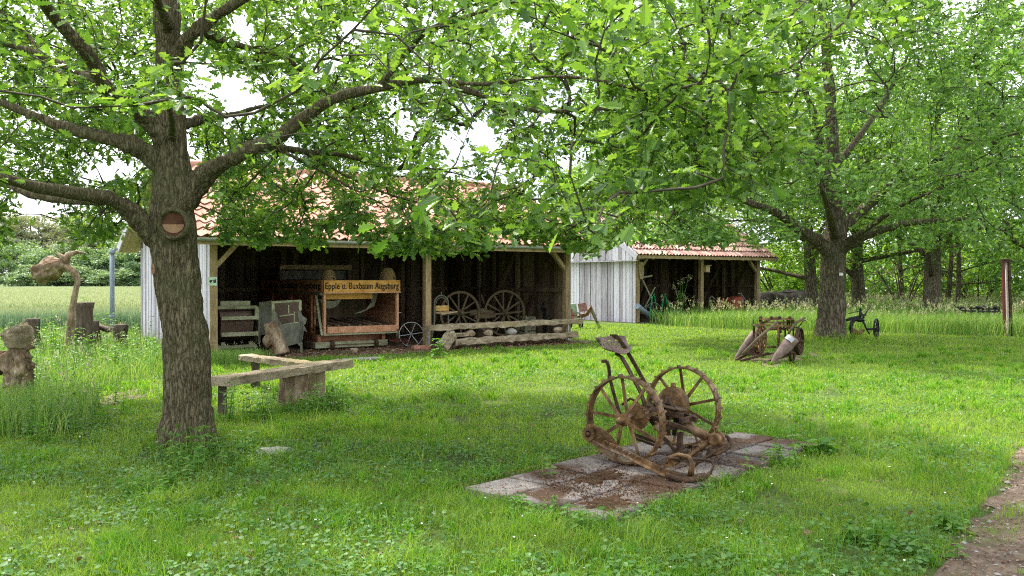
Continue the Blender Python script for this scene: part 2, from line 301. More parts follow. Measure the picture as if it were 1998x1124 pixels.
M['concrete'] = mat('concrete_slab', [(.12, .105, .095), (.20, .175, .16), (.29, .26, .24)], 3.0, rough=.92, bump=.8, bdist=.008, bscale=40, island=.8, patch=((.075, .042, .024), 2.2, .47, .60), coord='Object')
M['moss'] = mat('brown_moss', [(.028, .014, .007), (.085, .042, .018), (.13, .085, .03)], 25, rough=1, bump=1, bdist=.02, bscale=90)
M['soil'] = mat('bare_soil', [(.07, .045, .028), (.16, .115, .078), (.27, .205, .145)], 6, rough=.95, bump=.9, bdist=.02, bscale=35, patch=((.10, .13, .03), 2.3, .55, .75))
M['stone'] = mat('pale_stone', [(.22, .21, .18), (.40, .38, .34)], 6, rough=.9, bump=.6)
M['mound'] = mat('dark_compost', [(.02, .018, .015), (.06, .05, .045)], 6, rough=1, bump=1, bdist=.05)
M['ground'] = mat('meadow_soil', [(.035, .05, .012), (.07, .11, .02), (.12, .17, .03)], 1.1, rough=1, bump=.8, bdist=.03, bscale=22, detail=10)
M['straw_roll'] = mat('ochre_roller', [(.50, .30, .08), (.66, .44, .16)], 6, rough=.7, bump=.2)
# ------------------------------------------------------------------ ground
A0 = (-5.96, 17.35); F1 = Fr(A0, math.atan2(.572, .82))
F2 = Fr((4.55, 32.0), math.atan2(.572, .82))
_rings = [0, 3, 5, 8, 12, 18, 26, 40, 60, 100, 200, 500, 1200]
_gv = [(0, 8, 0)]; _gf = []
for i, r in enumerate(_rings[1:]):
    for k in range(48): _gv.append((math.cos(k * math.pi / 24) * r, 8 + math.sin(k * math.pi / 24) * r, 0))
for k in range(48): _gf.append((0, 1 + k, 1 + (k + 1) % 48))
for i in range(len(_rings) - 2):
    for k in range(48): a = 1 + i * 48 + k; b = 1 + i * 48 + (k + 1) % 48; _gf.append((a, a + 48, b + 48, b))
g = MB(); g.add(_gv, _gf); tag(g.build('ground', M['ground']), kind='structure')

def sheet(name, pts, z, m, jit=.05, sub=8, kind='structure'):
    vs = []; n = len(pts)
    for i in range(n):
        a, b = Vector(pts[i]), Vector(pts[(i + 1) % n])
        for k in range(sub):
            p = a.lerp(b, k / sub); p += Vector((noise.noise(p * 2.3), noise.noise(p * 2.3 + Vector((9, 3, 1))), 0)) * jit * 2.2
            p += Vector((R.uniform(-jit, jit), R.uniform(-jit, jit), 0)) * .5; p.z = z; vs.append(p)
    mb = MB(); tri = tessellate_polygon([vs]); up_ = [t if (vs[t[1]] - vs[t[0]]).cross(vs[t[2]] - vs[t[0]]).z > 0 else (t[0], t[2], t[1]) for t in tri]
    mb.add(vs, up_); o = mb.build(name, m); return tag(o, kind=kind)
path_poly = [G(2030, 850), G(1985, 885), G(1958, 925), G(1935, 965), G(1905, 1005), G(1875, 1045), G(1830, 1085), G(1790, 1150), Vector((1.7, 3, 0)), Vector((5, 3, 0)), Vector((9, 10, 0))]
sheet('path', path_poly, .006, M['soil'], .09)
dirt_poly = [F1.w(-.3, -.25, 0), F1.w(1.5, -.7, 0), F1.w(2.6, -1.0, 0), F1.w(4.6, -.9, 0), F1.w(6.5, -1.0, 0), F1.w(9.4, -.75, 0), F1.w(9.1, 6, 0), F1.w(0, 6, 0)]
sheet('earth_floor', dirt_poly, .006, M['soil'], .06)
dirt2 = [F2.w(-.1, -.3, 0), F2.w(6.9, -.3, 0), F2.w(6.9, 6, 0), F2.w(-.1, 6, 0)]
sheet('earth_floor', dirt2, .006, M['soil'], .06)
worn_poly = [G(160, 795), G(215, 770), G(275, 757), G(300, 766), G(262, 785), G(200, 800)]
sheet('worn_earth', worn_poly, .006, M['soil'], .08)
#worn2 = [G(230, 826), G(262, 812), G(300, 818), G(296, 832), G(250, 838)]
worn2 = worn_poly
dig_poly = [G(1452, 700), G(1500, 718), G(1560, 704), G(1600, 692), G(1560, 684), G(1480, 690)]
sheet('worn_earth', dig_poly, .006, M['soil'], .06)

# concrete slabs the mower stands on
SLO = Vector((.62, 5.62, 0)); E1 = Vector((.66, .751, 0)).normalized(); E2 = Vector((-E1.y, E1.x, 0))
slabs = MB(); k = 0
for i in range(7):
    for j in range(3):
        if (i, j) in ((6, 2),): continue
        c = SLO + E1 * (.25 + i * .5) + E2 * (.22 + j * .44) + Vector((0, 0, .0 + R.uniform(-.006, .006)))
        tilt = Vector((R.uniform(-.016, .016), R.uniform(-.016, .016), 1)).normalized(); e_ = (E1 + E2 * R.uniform(-.02, .02)).normalized(); e_ = (e_ - tilt * e_.dot(tilt)).normalized(); ax = (e_, tilt.cross(e_).normalized(), tilt)
        h = [(-1, -1), (1, -1), (1, 1), (-1, 1)]; vs = []
        for zz, ins in ((-.05, 0), (.04, 0), (.048, .008)):
            for a, b in h: vs.append(c + ax[0] * a * (.236 - ins + R.uniform(-.002, .002)) + ax[1] * b * (.204 - ins) + ax[2] * zz)
        slabs.add(vs, [(3, 2, 1, 0), (8, 9, 10, 11)] + [(q * 4 + a, q * 4 + (a + 1) % 4, q * 4 + 4 + (a + 1) % 4, q * 4 + 4 + a) for q in range(2) for a in range(4)])
tag(slabs.build('pavement', M['concrete']), kind='structure')
slab_poly = [SLO, SLO + E1 * 3.5, SLO + E1 * 3.5 + E2 * 1.41, SLO + E2 * 1.41]
def moss_patch(c, rx, ry, ang):
    mb = MB(); vs = []; n = 30
    for ri, (f, z) in enumerate(((1, .043), (.8, .052), (.4, .057), (.01, .058))):
        for q in range(n):
            a = 2 * math.pi * q / n; rr = f * (1 + .75 * noise.noise(Vector((math.cos(a) * 2.2, math.sin(a) * 2.2, c.x * 3))) + (R.uniform(-.22, .22) if ri == 0 else 0))
            x, y = math.cos(a) * rx * rr, math.sin(a) * ry * rr
            vs.append(Vector((c.x + x * math.cos(ang) - y * math.sin(ang), c.y + x * math.sin(ang) + y * math.cos(ang), z + R.uniform(-.003, .003))))
    return mb.add(vs, [(i * n + q, i * n + (q + 1) % n, (i + 1) * n + (q + 1) % n, (i + 1) * n + q) for i in range(3) for q in range(n)], True)
o = moss_patch(SLO + E1 * .95 + E2 * .75, .26, .14, .85).build('moss', M['moss']); tag(o, 'thick brown moss cushion across the slab joints before the mower', 'moss', kind='stuff')
o = moss_patch(SLO + E1 * .35 + E2 * .25, .22, .15, .9).build('moss', M['moss']); tag(o, 'brown moss mat on the nearest corner of the concrete slabs', 'moss', kind='stuff')
#o = moss_patch(SLO + E1 * 1.45 + E2 * .28, .42, .17, .85).build('moss', M['moss']); tag(o, 'thin brown moss strip along the right edge of the slabs', 'moss', kind='stuff')

# ------------------------------------------------------------------ the two sheds
def board_wall(mb, fr, a, b, z0, top, bw=.17, th=.025, gap=.004, batten=0.0, side=1, zj=.01):
    a = Vector((a[0], a[1], 0)); b = Vector((b[0], b[1], 0)); L = (b - a).length; d = (b - a) / L; nn = Vector((-d.y, d.x, 0)) * side
    x = 0; n = max(1, round(L / bw)); bw = L / n
    for i in range(n):
        x0, x1 = i * bw + gap, (i + 1) * bw - gap; off = R.uniform(-.004, .004) + (.012 if i % 2 else 0)
        zz = z0 + R.uniform(-zj, zj); vs = []
        for (xx) in (x0, x1):
            for o_ in (0, th):
                for z in (zz, top(xx)):
                    p = a + d * xx + nn * (o_ + off); vs.append(fr.w(p.x, p.y, z))
        mb.add(vs, [(0, 1, 5, 4), (2, 6, 7, 3), (0, 2, 3, 1), (4, 5, 7, 6), (1, 3, 7, 5), (0, 4, 6, 2)])
        if batten:
            p = a + d * (x1 + gap) + nn * (th + off + .014); c = fr.w(p.x, p.y, (z0 + top(x1)) / 2)
            ang = math.atan2(d.y, d.x) + fr.a; ax = (Vector((math.cos(ang), math.sin(ang), 0)), Vector((-math.sin(ang), math.cos(ang), 0)), Vector((0, 0, 1)))
            mb.box(c, batten, .022, top(x1) - z0 - .01, ax=ax)
def pantiles(mb, fr, x0, x1, ye, ze, yr, zr, cw, courses, amp=.028, th=.014, npt=7, jit=.004, lf=1.0):
    """courses of wavy tiles laid from the eave (ye,ze) up to the ridge (yr,zr)"""
    d = Vector((0, yr - ye, zr - ze)); L = d.length; d /= L; nn = Vector((0, -d.z, d.y)) if d.y > 0 else Vector((0, d.z, -d.y))
    cl = L / courses; nc = int((x1 - x0) / cw); cw = (x1 - x0) / nc
    for c in range(courses):
        s0 = c * cl - .03; s1 = s0 + cl * 1.12
        for k in range(nc):
            jx, js, jz = R.uniform(-jit, jit), R.uniform(-jit, jit) * 2, R.uniform(0, jit); vs = []
            for (s, lift) in ((s0 + js, .034 * lf + jz), (s1 + js, .002 + jz)):
                for t in range(npt):
                    u = t / (npt - 1); wv = amp * (math.cos(u * 2 * math.pi * .92 + .3)) 
                    for q in (0, -th):
                        p = Vector((x0 + k * cw + u * cw * 1.06 + jx, ye, ze)) + d * s + nn * (wv + lift + amp + q); vs.append(fr.w(p.x, p.y, p.z))
            n2 = npt * 2; fs = []
            for t in range(npt - 1):
                a = t * 2; fs += [(a, a + n2, a + n2 + 2, a + 2), (a + 1, a + 3, a + n2 + 3, a + n2 + 1), (a, a + 2, a + 3, a + 1)]
            fs += [(0, 1, n2 + 1, n2), (npt * 2 - 2, n2 * 2 - 2, n2 * 2 - 1, npt * 2 - 1)]
            mb.add(vs, fs)
            for q in range(len(fs)): mb.sm[-1 - q] = False
def shed(name, label, fr, L, D, eave_z, ridge_z, xl, xr, posts, tw, courses, wall_label):
    t = thing(name, fr.o, label, 'shed', fr.a); ov = .5; yr = D / 2
    sl_ = (ridge_z - eave_z) / (yr + ov)
    under = lambda y: eave_z - .1 + (ov + min(y, D - y)) * sl_
    # roof: tiles both sides, deck, rafters, ridge caps
    deck = MB()
    for ya, yb in ((-ov, yr), (D + ov, yr)):
        deck.plate([fr.w(xl, ya, eave_z - .02), fr.w(xr, ya, eave_z - .02), fr.w(xr, yb, ridge_z - .02), fr.w(xl, yb, ridge_z - .02)], .02)
    roof = deck.build('roof', M['timber'], t)
    mb = MB(); pantiles(mb, fr, xl, xr, -ov, eave_z, yr, ridge_z, tw, courses, amp=.03, lf=1.0 if tw > .2 else 1.9); mb.build('tiles', M['tile'] if tw > .2 else M['tile2'], roof)
    mb = MB(); pantiles(mb, fr, xl, xr, D + ov, eave_z, yr, ridge_z, tw * 1.5, courses, npt=5); mb.build('tiles', M['tile'] if tw > .2 else M['tile2'], roof)
    mb = MB(); n = int((xr - xl) / .36)
    for i in range(n):
        x = xl + (xr - xl) * i / n; mb.tube([fr.w(x, yr, ridge_z + .02), fr.w(x + .38, yr, ridge_z + .035)], [.10, .115], 10, rough=.02)
    mb.build('ridge_cap', M['tile'], roof)
    mb = MB(); x = xl + .08
    while x < xr:
        for ya, yb in ((-ov + .02, yr), (D + ov - .02, yr)):
            mb.beam(fr.w(x, ya, eave_z - .09 + .02 * sl_), fr.w(x, yb, ridge_z - .09), .07, .12)
        x += .82
    mb.build('rafter', M['timber_light'], roof)
    for x in (xl - .02, xr + .02):
        for ya, yb in ((-ov - .05, yr), (D + ov + .05, yr)):
            mb = MB(); mb.beam(fr.w(x, ya, eave_z - .06), fr.w(x, yb, ridge_z - .035), .03, .20)
            mb.build('bargeboard', M['board'], roof)
    for x0, x1 in ((xl, -.05), (L + .05, xr)):
        soff = MB()
        for ya, yb in ((-ov, yr), (D + ov, yr)):
            soff.plate([fr.w(x0, ya, eave_z - .125), fr.w(x1, ya, eave_z - .125), fr.w(x1, yb, ridge_z - .125), fr.w(x0, yb, ridge_z - .125)], .018)
        soff.build('soffit', M['timber_light'], roof)
    # frame
    for x in posts:
        p = MB(); p.beam(fr.w(x, 0, .02), fr.w(x, 0, eave_z - .02), .15, .15, up=fr.y); p.build('post', M['timber'], t, .006)
    for x in posts:
        for s in (-1, 1):
            if (x < .5 and s < 0) or (x > L - .5 and s > 0): continue
            if .5 < x < L - .5 and s: continue
            p = MB(); p.beam(fr.w(x, 0, eave_z - .62), fr.w(x + s * .52, 0, eave_z - .06), .09, .11, up=fr.y); p.build('brace', M['timber'], t)
    p = MB(); p.beam(fr.w(-.3, 0, eave_z + .07), fr.w(L + .3, 0, eave_z + .07), .16, .16); p.build('wall_plate', M['timber'], t)
    p = MB(); p.beam(fr.w(-.1, D - .12, eave_z + .05), fr.w(L + .1, D - .12, eave_z + .05), .14, .14)
    for z in (.35, 1.32): p.beam(fr.w(.05, D - .07, z), fr.w(L - .05, D - .07, z), .07, .10)
    for i in range(1, 6): p.beam(fr.w(L * i / 6, D - .09, .05), fr.w(L * i / 6, D - .09, eave_z), .11, .11, up=fr.y)
    for i in range(0, 6, 2): p.beam(fr.w(L * i / 6 + .15, D - .13, .2), fr.w(L * (i + 1) / 6 - .1, D - .13, eave_z - .1), .09, .08, up=fr.y)
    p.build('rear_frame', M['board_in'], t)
    for x in (.06, L - .06):
        p = MB(); p.beam(fr.w(x, 0.1, eave_z + .02), fr.w(x, D - .1, eave_z + .02), .12, .12); p.beam(fr.w(x, .1, 1.32), fr.w(x, D - .1, 1.32), .07, .10)
        for y in (D * .35, D * .68): p.beam(fr.w(x, y, .05), fr.w(x, y, under(y) - .1), .12, .12, up=fr.y)
        p.beam(fr.w(x, D * .36, .1), fr.w(x, D * .08, eave_z - .1), .09, .10, up=fr.y); p.beam(fr.w(x, D * .68, .1), fr.w(x, D * .36, eave_z - .05), .09, .10, up=fr.y)
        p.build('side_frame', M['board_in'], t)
    for x in posts[1:-1]:
        p = MB(); p.beam(fr.w(x, 0, eave_z + .2), fr.w(x, D, eave_z + .2), .12, .16); p.build('tie_beam', M['board_in'], t)
    # walls: grey outside, brown inside
    wa = MB(); board_wall(wa, fr, (-.05, -.06), (-.05, D + .05), -.02, lambda x: under(x - .06), side=1, gap=.011); wa.build('gable_wall', M['board'], t)
    wa = MB(); board_wall(wa, fr, (L + .05, D + .05), (L + .05, -.06), -.02, lambda x: under(D + .05 - x), side=1, gap=.011); wa.build('gable_wall', M['board'], t)
    wa = MB(); board_wall(wa, fr, (L + .05, D + .03), (-.05, D + .03), -.02, lambda x: eave_z - .05, side=-1, gap=.011); wa.build('rear_wall', M['board'], t)
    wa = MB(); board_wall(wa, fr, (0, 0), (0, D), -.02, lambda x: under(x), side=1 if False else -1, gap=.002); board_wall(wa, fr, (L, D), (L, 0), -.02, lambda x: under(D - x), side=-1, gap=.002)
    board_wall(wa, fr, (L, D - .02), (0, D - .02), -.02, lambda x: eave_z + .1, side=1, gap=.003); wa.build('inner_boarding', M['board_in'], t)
    return t, roof
shed1, roof1 = shed('open_shed', 'long open-fronted wooden shed with clay pantile roof behind the bench', F1, 9.0, 6.0, 2.42, 4.2, -.5, 9.45, (0.0, 4.87, 8.98), .235, 12, '')
shed2, roof2 = shed('open_shed', 'smaller open-fronted shed with low ridged tile roof at the meadow edge', F2, 6.8, 5.0, 2.46, 4.25, -.45, 7.35, (0.05, 3.43, 6.75), .165, 8, '')
# gutters and downpipe
def gutter(fr, xa, xb, y, z, parent):
    mb = MB(); n = 9; vs = []
    for x in (xa, xb):
        for q in (.062, .054):
            for i in range(n): a = math.pi * (1 + i / (n - 1)); vs.append(fr.w(x, y + math.cos(a) * q, z + math.sin(a) * q))
    fs = []
    for i in range(n - 1): fs += [(i, i + 1, 2 * n + i + 1, 2 * n + i), (n + i + 1, n + i, 3 * n + i, 3 * n + i + 1)]
    fs += [(0, 2 * n, 3 * n, n), (n - 1, 2 * n - 1, 4 * n - 1, 3 * n - 1)]
    for e in (0, 2 * n): fs += [(e + i, e + n + i, e + n + i + 1, e + i + 1) for i in range(n - 1)]
    mb.add(vs, fs); g_ = mb.build('gutter', M['zinc'], parent)
    for i in range(8):
        x = xa + (xb - xa) * (i + .5) / 8; b = MB(); b.tube([fr.w(x, y + .16, z + .0), fr.w(x, y + .07, z - .03), fr.w(x, y, z - .068), fr.w(x, y - .066, z - .01), fr.w(x, y - .066, z + .02)], .008, 5); b.build('bracket', M['zinc'], g_)
gutter(F1, -.45, 9.4, -.58, 2.40, shed1); gutter(F1, -.62, 9.4, 6.58, 2.40, shed1)
mb = MB(); mb.plate([F1.w(-.45, -.512, 2.41), F1.w(9.4, -.512, 2.41), F1.w(9.4, -.512, 2.27), F1.w(-.45, -.512, 2.27)], .02); mb.build('fascia', M['timber'], shed1)
mb = MB(); mb.plate([F2.w(-.4, -.512, 2.47), F2.w(7.3, -.512, 2.47), F2.w(7.3, -.512, 2.36), F2.w(-.4, -.512, 2.36)], .02); mb.build('fascia', M['timber'], shed2)
dp = MB(); q = F1.w(-.66, 6.58, 0); dp.tube([q + Vector((0, 0, .1)), q + Vector((0, 0, 2.33))], .058, 14); dp.tube([q + Vector((0, 0, .62)), q + Vector((0, 0, .68))], .068, 14); dp.tube([q + Vector((0, 0, 2.25)), q + Vector((0, 0, 2.36))], .08, 14)
dp.build('downpipe', M['pipe'], shed1)
# upper gable boards of the second shed overlap the lower ones
ub = MB(); board_wall(ub, F2, (-.42, -.5), (-.42, 5.5), 2.3, lambda x: 2.46 + .16 + min(x, 6.0 - x) * (4.25 - 2.46) / 3.0, bw=.19, side=1, gap=.011); ub.build('upper_gable_boards', M['board'], shed2)
mb = MB(); mb.beam(F2.w(-.42, -.5, 2.28), F2.w(-.42, 5.5, 2.28), .05, .035); mb.build('drip_board', M['board'], shed2)
# post shoes of shed 1 and the small stone under the middle post
for x in (4.87, 8.98): mb = MB(); mb.box(F1.w(x - .0, -.085, .28), .05, .01, .5, F1); mb.build('post_shoe', M['zinc'], shed1)
# a little pictogram plate on the front left post
pl = thing('sign_plate', F1.w(.0, -.1, 1.4), 'small pale green pictogram plate on the left front post of the tiled shed', 'sign', F1.a)
c = F1.w(-.03, -.088, 1.56); mb = MB(); mb.box(c, .17, .012, .17, F1); mb.build('plate', M['paper'], pl)
mb = MB(); fx, fz = F1.x, Vector((0, 0, 1)); c2 = c - F1.y * .008
mb.blob(c2 + fx * -.035 + fz * .005, .028, .003, .022, (F1.x, F1.y, fz), 10, 6); mb.plate([c2 + fx * -.065 + fz * .03, c2 + fx * -.02 + fz * .015, c2 + fx * -.03 + fz * .0], .004); mb.plate([c2 + fx * -.05 + fz * -.02, c2 + fx * -.005 + fz * .03, c2 + fx * .002 + fz * .02, c2 + fx * -.04 + fz * -.035], .004)
for dx in (.028, .055):
    mb.blob(c2 + fx * dx + fz * .045, .009, .003, .009, (F1.x, F1.y, fz), 8, 5); mb.plate([c2 + fx * (dx - .009) + fz * .03, c2 + fx * (dx + .009) + fz * .03, c2 + fx * (dx + .013) + fz * -.03, c2 + fx * (dx - .013) + fz * -.03], .004)
mb.build('pictogram', M['ink'], pl)
# ------------------------------------------------------------------ wheels
def wheel(parent, name, c, axis, Rr, wd, nsp, m, rim=.02, hub=.07, hubw=.16, sp=(.03, .012), lugs=0, flat=True, hubname='hub', hm=None, solid_n=48, tm=None):
    c = Vector(c); a, sd, u = basis(axis); mb = MB()
    mb.ring(c, a, Rr, Rr - rim, wd, solid_n)
    if not flat: mb.ring(c, a, Rr + .006, Rr, wd * .8, solid_n)
    for k in range(nsp):
        t = 2 * math.pi * (k + .13) / nsp; d = sd * math.cos(t) + u * math.sin(t)
        mb.beam(c + d * hub * .8 + a * (hubw * .2 * (1 if k % 2 else -1)), c + d * (Rr - rim * .6), sp[0], sp[1] , up=a, w2=sp[0] * .8)
    for k in range(lugs):
        t = 2 * math.pi * k / lugs; d = sd * math.cos(t) + u * math.sin(t); tt = -sd * math.sin(t) + u * math.cos(t)
        mb.beam(c + d * (Rr + .007) - a * wd * .52 - tt * .012, c + d * (Rr + .007) + a * wd * .52 + tt * .012, .016, .018, up=d)
    w_ = mb.build(name, m, parent)
    hb = MB(); hb.lathe([(.001, -hubw * .55), (hub * .45, -hubw * .55), (hub * .5, -hubw * .3), (hub, -hubw * .2), (hub, hubw * .2), (hub * .5, hubw * .3), (hub * .45, hubw * .55), (.001, hubw * .55)], c, a, 20); hb.build(hubname, hm or m, w_)
    return w_
# ------------------------------------------------------------------ the rusty mower on the slabs
FM = Fr((1.265, 7.7), math.atan2(-.776, -.63)); FM.o.z = .045; RW = .365
_w = FM.w
mow = thing('horse_mower', (1.265, 7.7, .045), 'rusty two-wheeled horse-drawn mower with pierced iron seat standing on concrete slabs', 'mower', FM.a)
AX = FM.x
W1 = _w(.50, 0, RW + .012); W2 = _w(-.52, 0, RW + .012)
w1 = wheel(mow, 'wheel', W1, AX, RW, .085, 9, M['rust'], rim=.016, hub=.055, hubw=.2, sp=(.030, .012), lugs=26)
w2 = wheel(mow, 'wheel', W2, AX, RW, .085, 9, M['rust'], rim=.016, hub=.055, hubw=.2, sp=(.030, .012), lugs=26)
mb = MB(); mb.tube([W2 - AX * .04, W1 + AX * .07], .021, 12); mb.build('axle', M['rust_dark'], mow)
def MP(px, py, x): return FM.w(*[v + (0, 0, -.0)[i] for i, v in enumerate(FM.onX(px, py, x))])
# FM.o carries the slab height; onX measures z from the ground plane of o, so correct once here
_onX = FM.onX
def MP(px, py, x):
    d = FM.ray(px, py); c = Vector((0, 0, CH)); q = Vector((FM.o.x, FM.o.y, 0)) + FM.x * x
    t = (q - c).dot(FM.x) / d.dot(FM.x); return c + d * t
def MZ(px, py, z): d = FM.ray(px, py); c = Vector((0, 0, CH)); return c + d * ((z - CH) / d.z)
# gear drum beside the far wheel, gearbox, frame plates
mb = MB(); c = MP(1314, 787, -.33); mb.lathe([(.001, -.05), (.125, -.05), (.15, -.03), (.15, .03), (.125, .045), (.05, .05), (.045, .08), (.001, .08)], c, AX, 36, False); mb.tube([c + Vector((0, 0, .13)), c + Vector((0, 0, .185))], [.028, .022], 8)
mb.build('gear_drum', M['rust'], mow)
mb = MB(); z = RW + .01
mb.lathe([(.001, -.14), (.05, -.14), (.07, -.10), (.06, -.02), (.075, .02), (.05, .10), (.04, .15), (.001, .15)], _w(0, .02, z), AX, 18)
mb.beam(_w(.05, -.10, z + .05), _w(.04, .30, z + .0), .035, .05); mb.beam(_w(-.14, -.1, z + .03), _w(-.10, .36, z - .04), .03, .05); mb.beam(_w(.2, -.1, z + .03), _w(.16, .38, z - .08), .025, .04)
mb.box(_w(-.02, .31, z - .03), .26, .03, .05, FM); mb.plate([_w(-.14, -.02, z + .08), _w(.05, -.02, z + .09), _w(.06, .22, z + .05), _w(-.02, .30, z + .04), _w(-.12, .26, z + .04)], .014); mb.tube([_w(-.06, .1, z + .08), _w(-.06, .1, z + .14)], [.04, .02], 10)
for i_ in range(7): mb.lathe([(.001, 0), (.012, 0), (.012, .012), (.001, .014)], _w(-.12 + .05 * (i_ % 4), .02 + .16 * (i_ // 4), z + .088 - .02 * (i_ // 4)), (0, 0, 1), 6)
mb.build('gearbox', M['rust_dark'], mow, .006)
for xx, rr, tw in ((.30, .10, .02), (.24, .065, .04), (-.22, .07, .03)):
    mb = MB(); mb.lathe([(.001, -tw), (rr, -tw), (rr, tw), (.001, tw)], _w(xx, 0, z), AX, 24, False)
    for k in range(20):
        a = 2 * math.pi * k / 20; d = FM.y * math.cos(a) + Vector((0, 0, math.sin(a))); mb.box(_w(xx, 0, z) + d * (rr + .004), tw * 2, .012, .012, ax=(FM.x, FM.y, Vector((0, 0, 1))))
    mb.build('cog_wheel', M['rust'], mow)
mb = MB()
for (a, b, w_, h_) in ((MP(1236, 848, .1), MP(1290, 866, .1), .03, .012), (MP(1237, 855, .05), MP(1290, 874, .05), .02, .012), (MP(1256, 800, .15), MP(1277, 829, .15), .035, .02), (MP(1299, 806, 0), MP(1302, 850, 0), .06, .02), (MP(1320, 806, -.05), MP(1316, 850, -.05), .035, .02), (MP(1300, 834, .05), MP(1341, 832, -.1), .05, .02), (MP(1296, 855, .1), MP(1318, 880, .15), .03, .015), (MP(1318, 878, .1), MP(1304, 905, .2), .02, .02), (MP(1328, 845, .0), MP(1326, 885, .1), .045, .03)):
    mb.beam(a, b, w_, h_, up=FM.x)
mb.tube([MP(1298, 812, -.02), MP(1316, 808, -.02), MP(1330, 816, -.02), MP(1322, 830, -.02), MP(1316, 850, -.02)], .012, 8)
mb.tube([MP(1214, 790, .1), MP(1230, 778, .1), MP(1243, 784, .1), MP(1252, 800, .1), MP(1250, 815, .1)], .011, 8)
mb.build('linkage', M['rust_dark'], mow)
# seat with holes on its spring
seat_c = MP(1195, 684, .02); mb = MB(); sx = FM.x; sy = FM.y; up = Vector((0, 0, 1))
NU, NV = 26, 14; ids = {}; vs = []; fs = []
sa = (sy * .96 + sx * -.05 + up * -.22).normalized(); sbv = FM.x; sn = sa.cross(sbv).normalized(); sn = sn if sn.z > 0 else -sn
for i in range(NV + 1):
    for k in range(NU):
        r = i / NV; a = 2 * math.pi * k / NU; lx = math.cos(a); ly = math.sin(a)
        rad = .19 * r * (1 + .05 * abs(ly) ** 2 - .20 * max(0, lx) ** 3 + .0 * lx)
        y_, x_ = lx * rad * .84, ly * rad * 1.08
        dep = .085 * r ** 2.4 * (1.15 if lx < 0 else .35) + .018 * math.cos(a * 2 + math.pi) * r * r - (.03 * max(0, lx - .6) * r)
        vs.append(seat_c + sa * y_ + sbv * x_ + sn * dep)
for i in range(NV):
    for k in range(NU):
        hole = (i in (8, 9) and k % 2 == 0 and NU * .22 < k < NU * .8) or (i in (11,) and k % 2 == 1 and NU * .25 < k < NU * .78) or (i in (5,) and k % 3 == 0)
        if hole: continue
        fs.append((i * NU + k, (i + 1) * NU + k, (i + 1) * NU + (k + 1) % NU, i * NU + (k + 1) % NU))
mb.add(vs, fs, True); o = mb.build('seat', M['rust_lilac'], mow); s_ = o.modifiers.new('thick', 'SOLIDIFY'); s_.thickness = .007
mb = MB(); prev = None; pts = [MP(1202, 690, .02), MP(1213, 697, .02), MP(1224, 716, .02), MP(1238, 742, .02), MP(1250, 765, .02), MP(1262, 800, .02)]
for a, b in zip(pts, pts[1:]): mb.beam(a, b + (b - a) * .04, .05, .014, up=(b - a).cross(FM.x))
mb.build('seat_spring', M['rust_dark'], mow)
mb = MB(); pts = [MP(1191, 656, -.12), MP(1202, 656, -.12), MP(1210, 664, -.12), MP(1221, 681, -.12), MP(1240, 713, -.12), MP(1259, 748, -.12), MP(1280, 780, -.1), MP(1300, 812, -.08)]
for a, b in zip(pts, pts[1:]): mb.beam(a, b + (b - a) * .05, .014, .034, up=(b - a).cross(FM.x))
mb.build('lift_lever', M['rust_dark'], mow)
mb = MB(); pts = [MP(1174, 705, .22), MP(1184, 705, .22), MP(1188, 716, .22), MP(1190, 738, .22), MP(1198, 768, .22), MP(1208, 804, .22), MP(1216, 825, .2)]
for a, b in zip(pts, pts[1:]): mb.beam(a, b + (b - a) * .05, .012, .03, up=(b - a).cross(FM.x))
mb.build('foot_lever', M['rust_dark'], mow)
# draught tube with its collar and coil, going forward and down
mb = MB(); mb.tube([MP(1325, 822, -.1), MP(1341, 832, -.1), MP(1388, 858, -.1)], [.04, .042, .038], 14); c = MP(1399, 857, -.1)
mb.lathe([(.001, -.06), (.045, -.06), (.058, -.05), (.058, -.03), (.045, -.025), (.045, .025), (.058, .03), (.058, .05), (.045, .06), (.001, .06)], c, FM.x, 24, False); mb.tube([c + up * .055, c + up * .1], .012, 8); mb.tube([c + up * .095, c + up * .105], .02, 8)
for i in range(6): cc = MP(1405 + i * 3, 866 + i * 1.7, -.1); mb.lathe([(.02, -.008), (.03, -.005), (.03, .005), (.02, .008)], cc, (MP(1420, 874, -.1) - MP(1400, 860, -.1)), 12)
mb.tube([MP(1384, 862, -.08), MP(1362, 878, .02), MP(1345, 890, .1), MP(1338, 896, .15)], [.026, .022, .022, .03], 12); mb.lathe([(.028, -.01), (.036, 0), (.028, .01)], MP(1366, 875, 0), MP(1384, 862, -.08) - MP(1345, 890, .1), 12)
mb.build('drive_shaft', M['rust'], mow)
# folded cutter bar: long angle iron beside the near wheel and its runner
mb = MB(); pts = [MP(1150, 853, .60), MP(1185, 872, .62), MP(1222, 888, .66), MP(1262, 909, .70), MP(1300, 927, .76), MZ(1323, 936, .075)]
for i, (a, b) in enumerate(zip(pts, pts[1:])): mb.beam(a, b + (b - a) * .04, .045, .014, up=(FM.x + up * .7)); mb.beam(a + up * .02, b + up * .02, .012, .045, up=up)
for i in range(9): c = pts[0].lerp(pts[3], i / 9); mb.beam(c + up * .01, c + up * .045 + FM.x * .02 - FM.y * .015, .03, .01, up=FM.x)
mb.build('cutter_bar', M['rust'], mow)
mb = MB(); pts = [MP(*p, .59) for p in ((1143, 836), (1147, 829), (1158, 829), (1176, 837), (1192, 850), (1205, 868), (1222, 885), (1212, 886), (1196, 878), (1178, 866), (1166, 872), (1150, 864), (1143, 854))]
mb.plate(pts, .014); mb.lathe([(.028, -.02), (.06, -.02), (.06, .02), (.028, .02)], MP(1150, 847, .61), FM.x, 20, False); mb.lathe([(.001, -.03), (.018, -.03), (.018, .03), (.001, .03)], MP(1150, 847, .61), FM.x, 10)
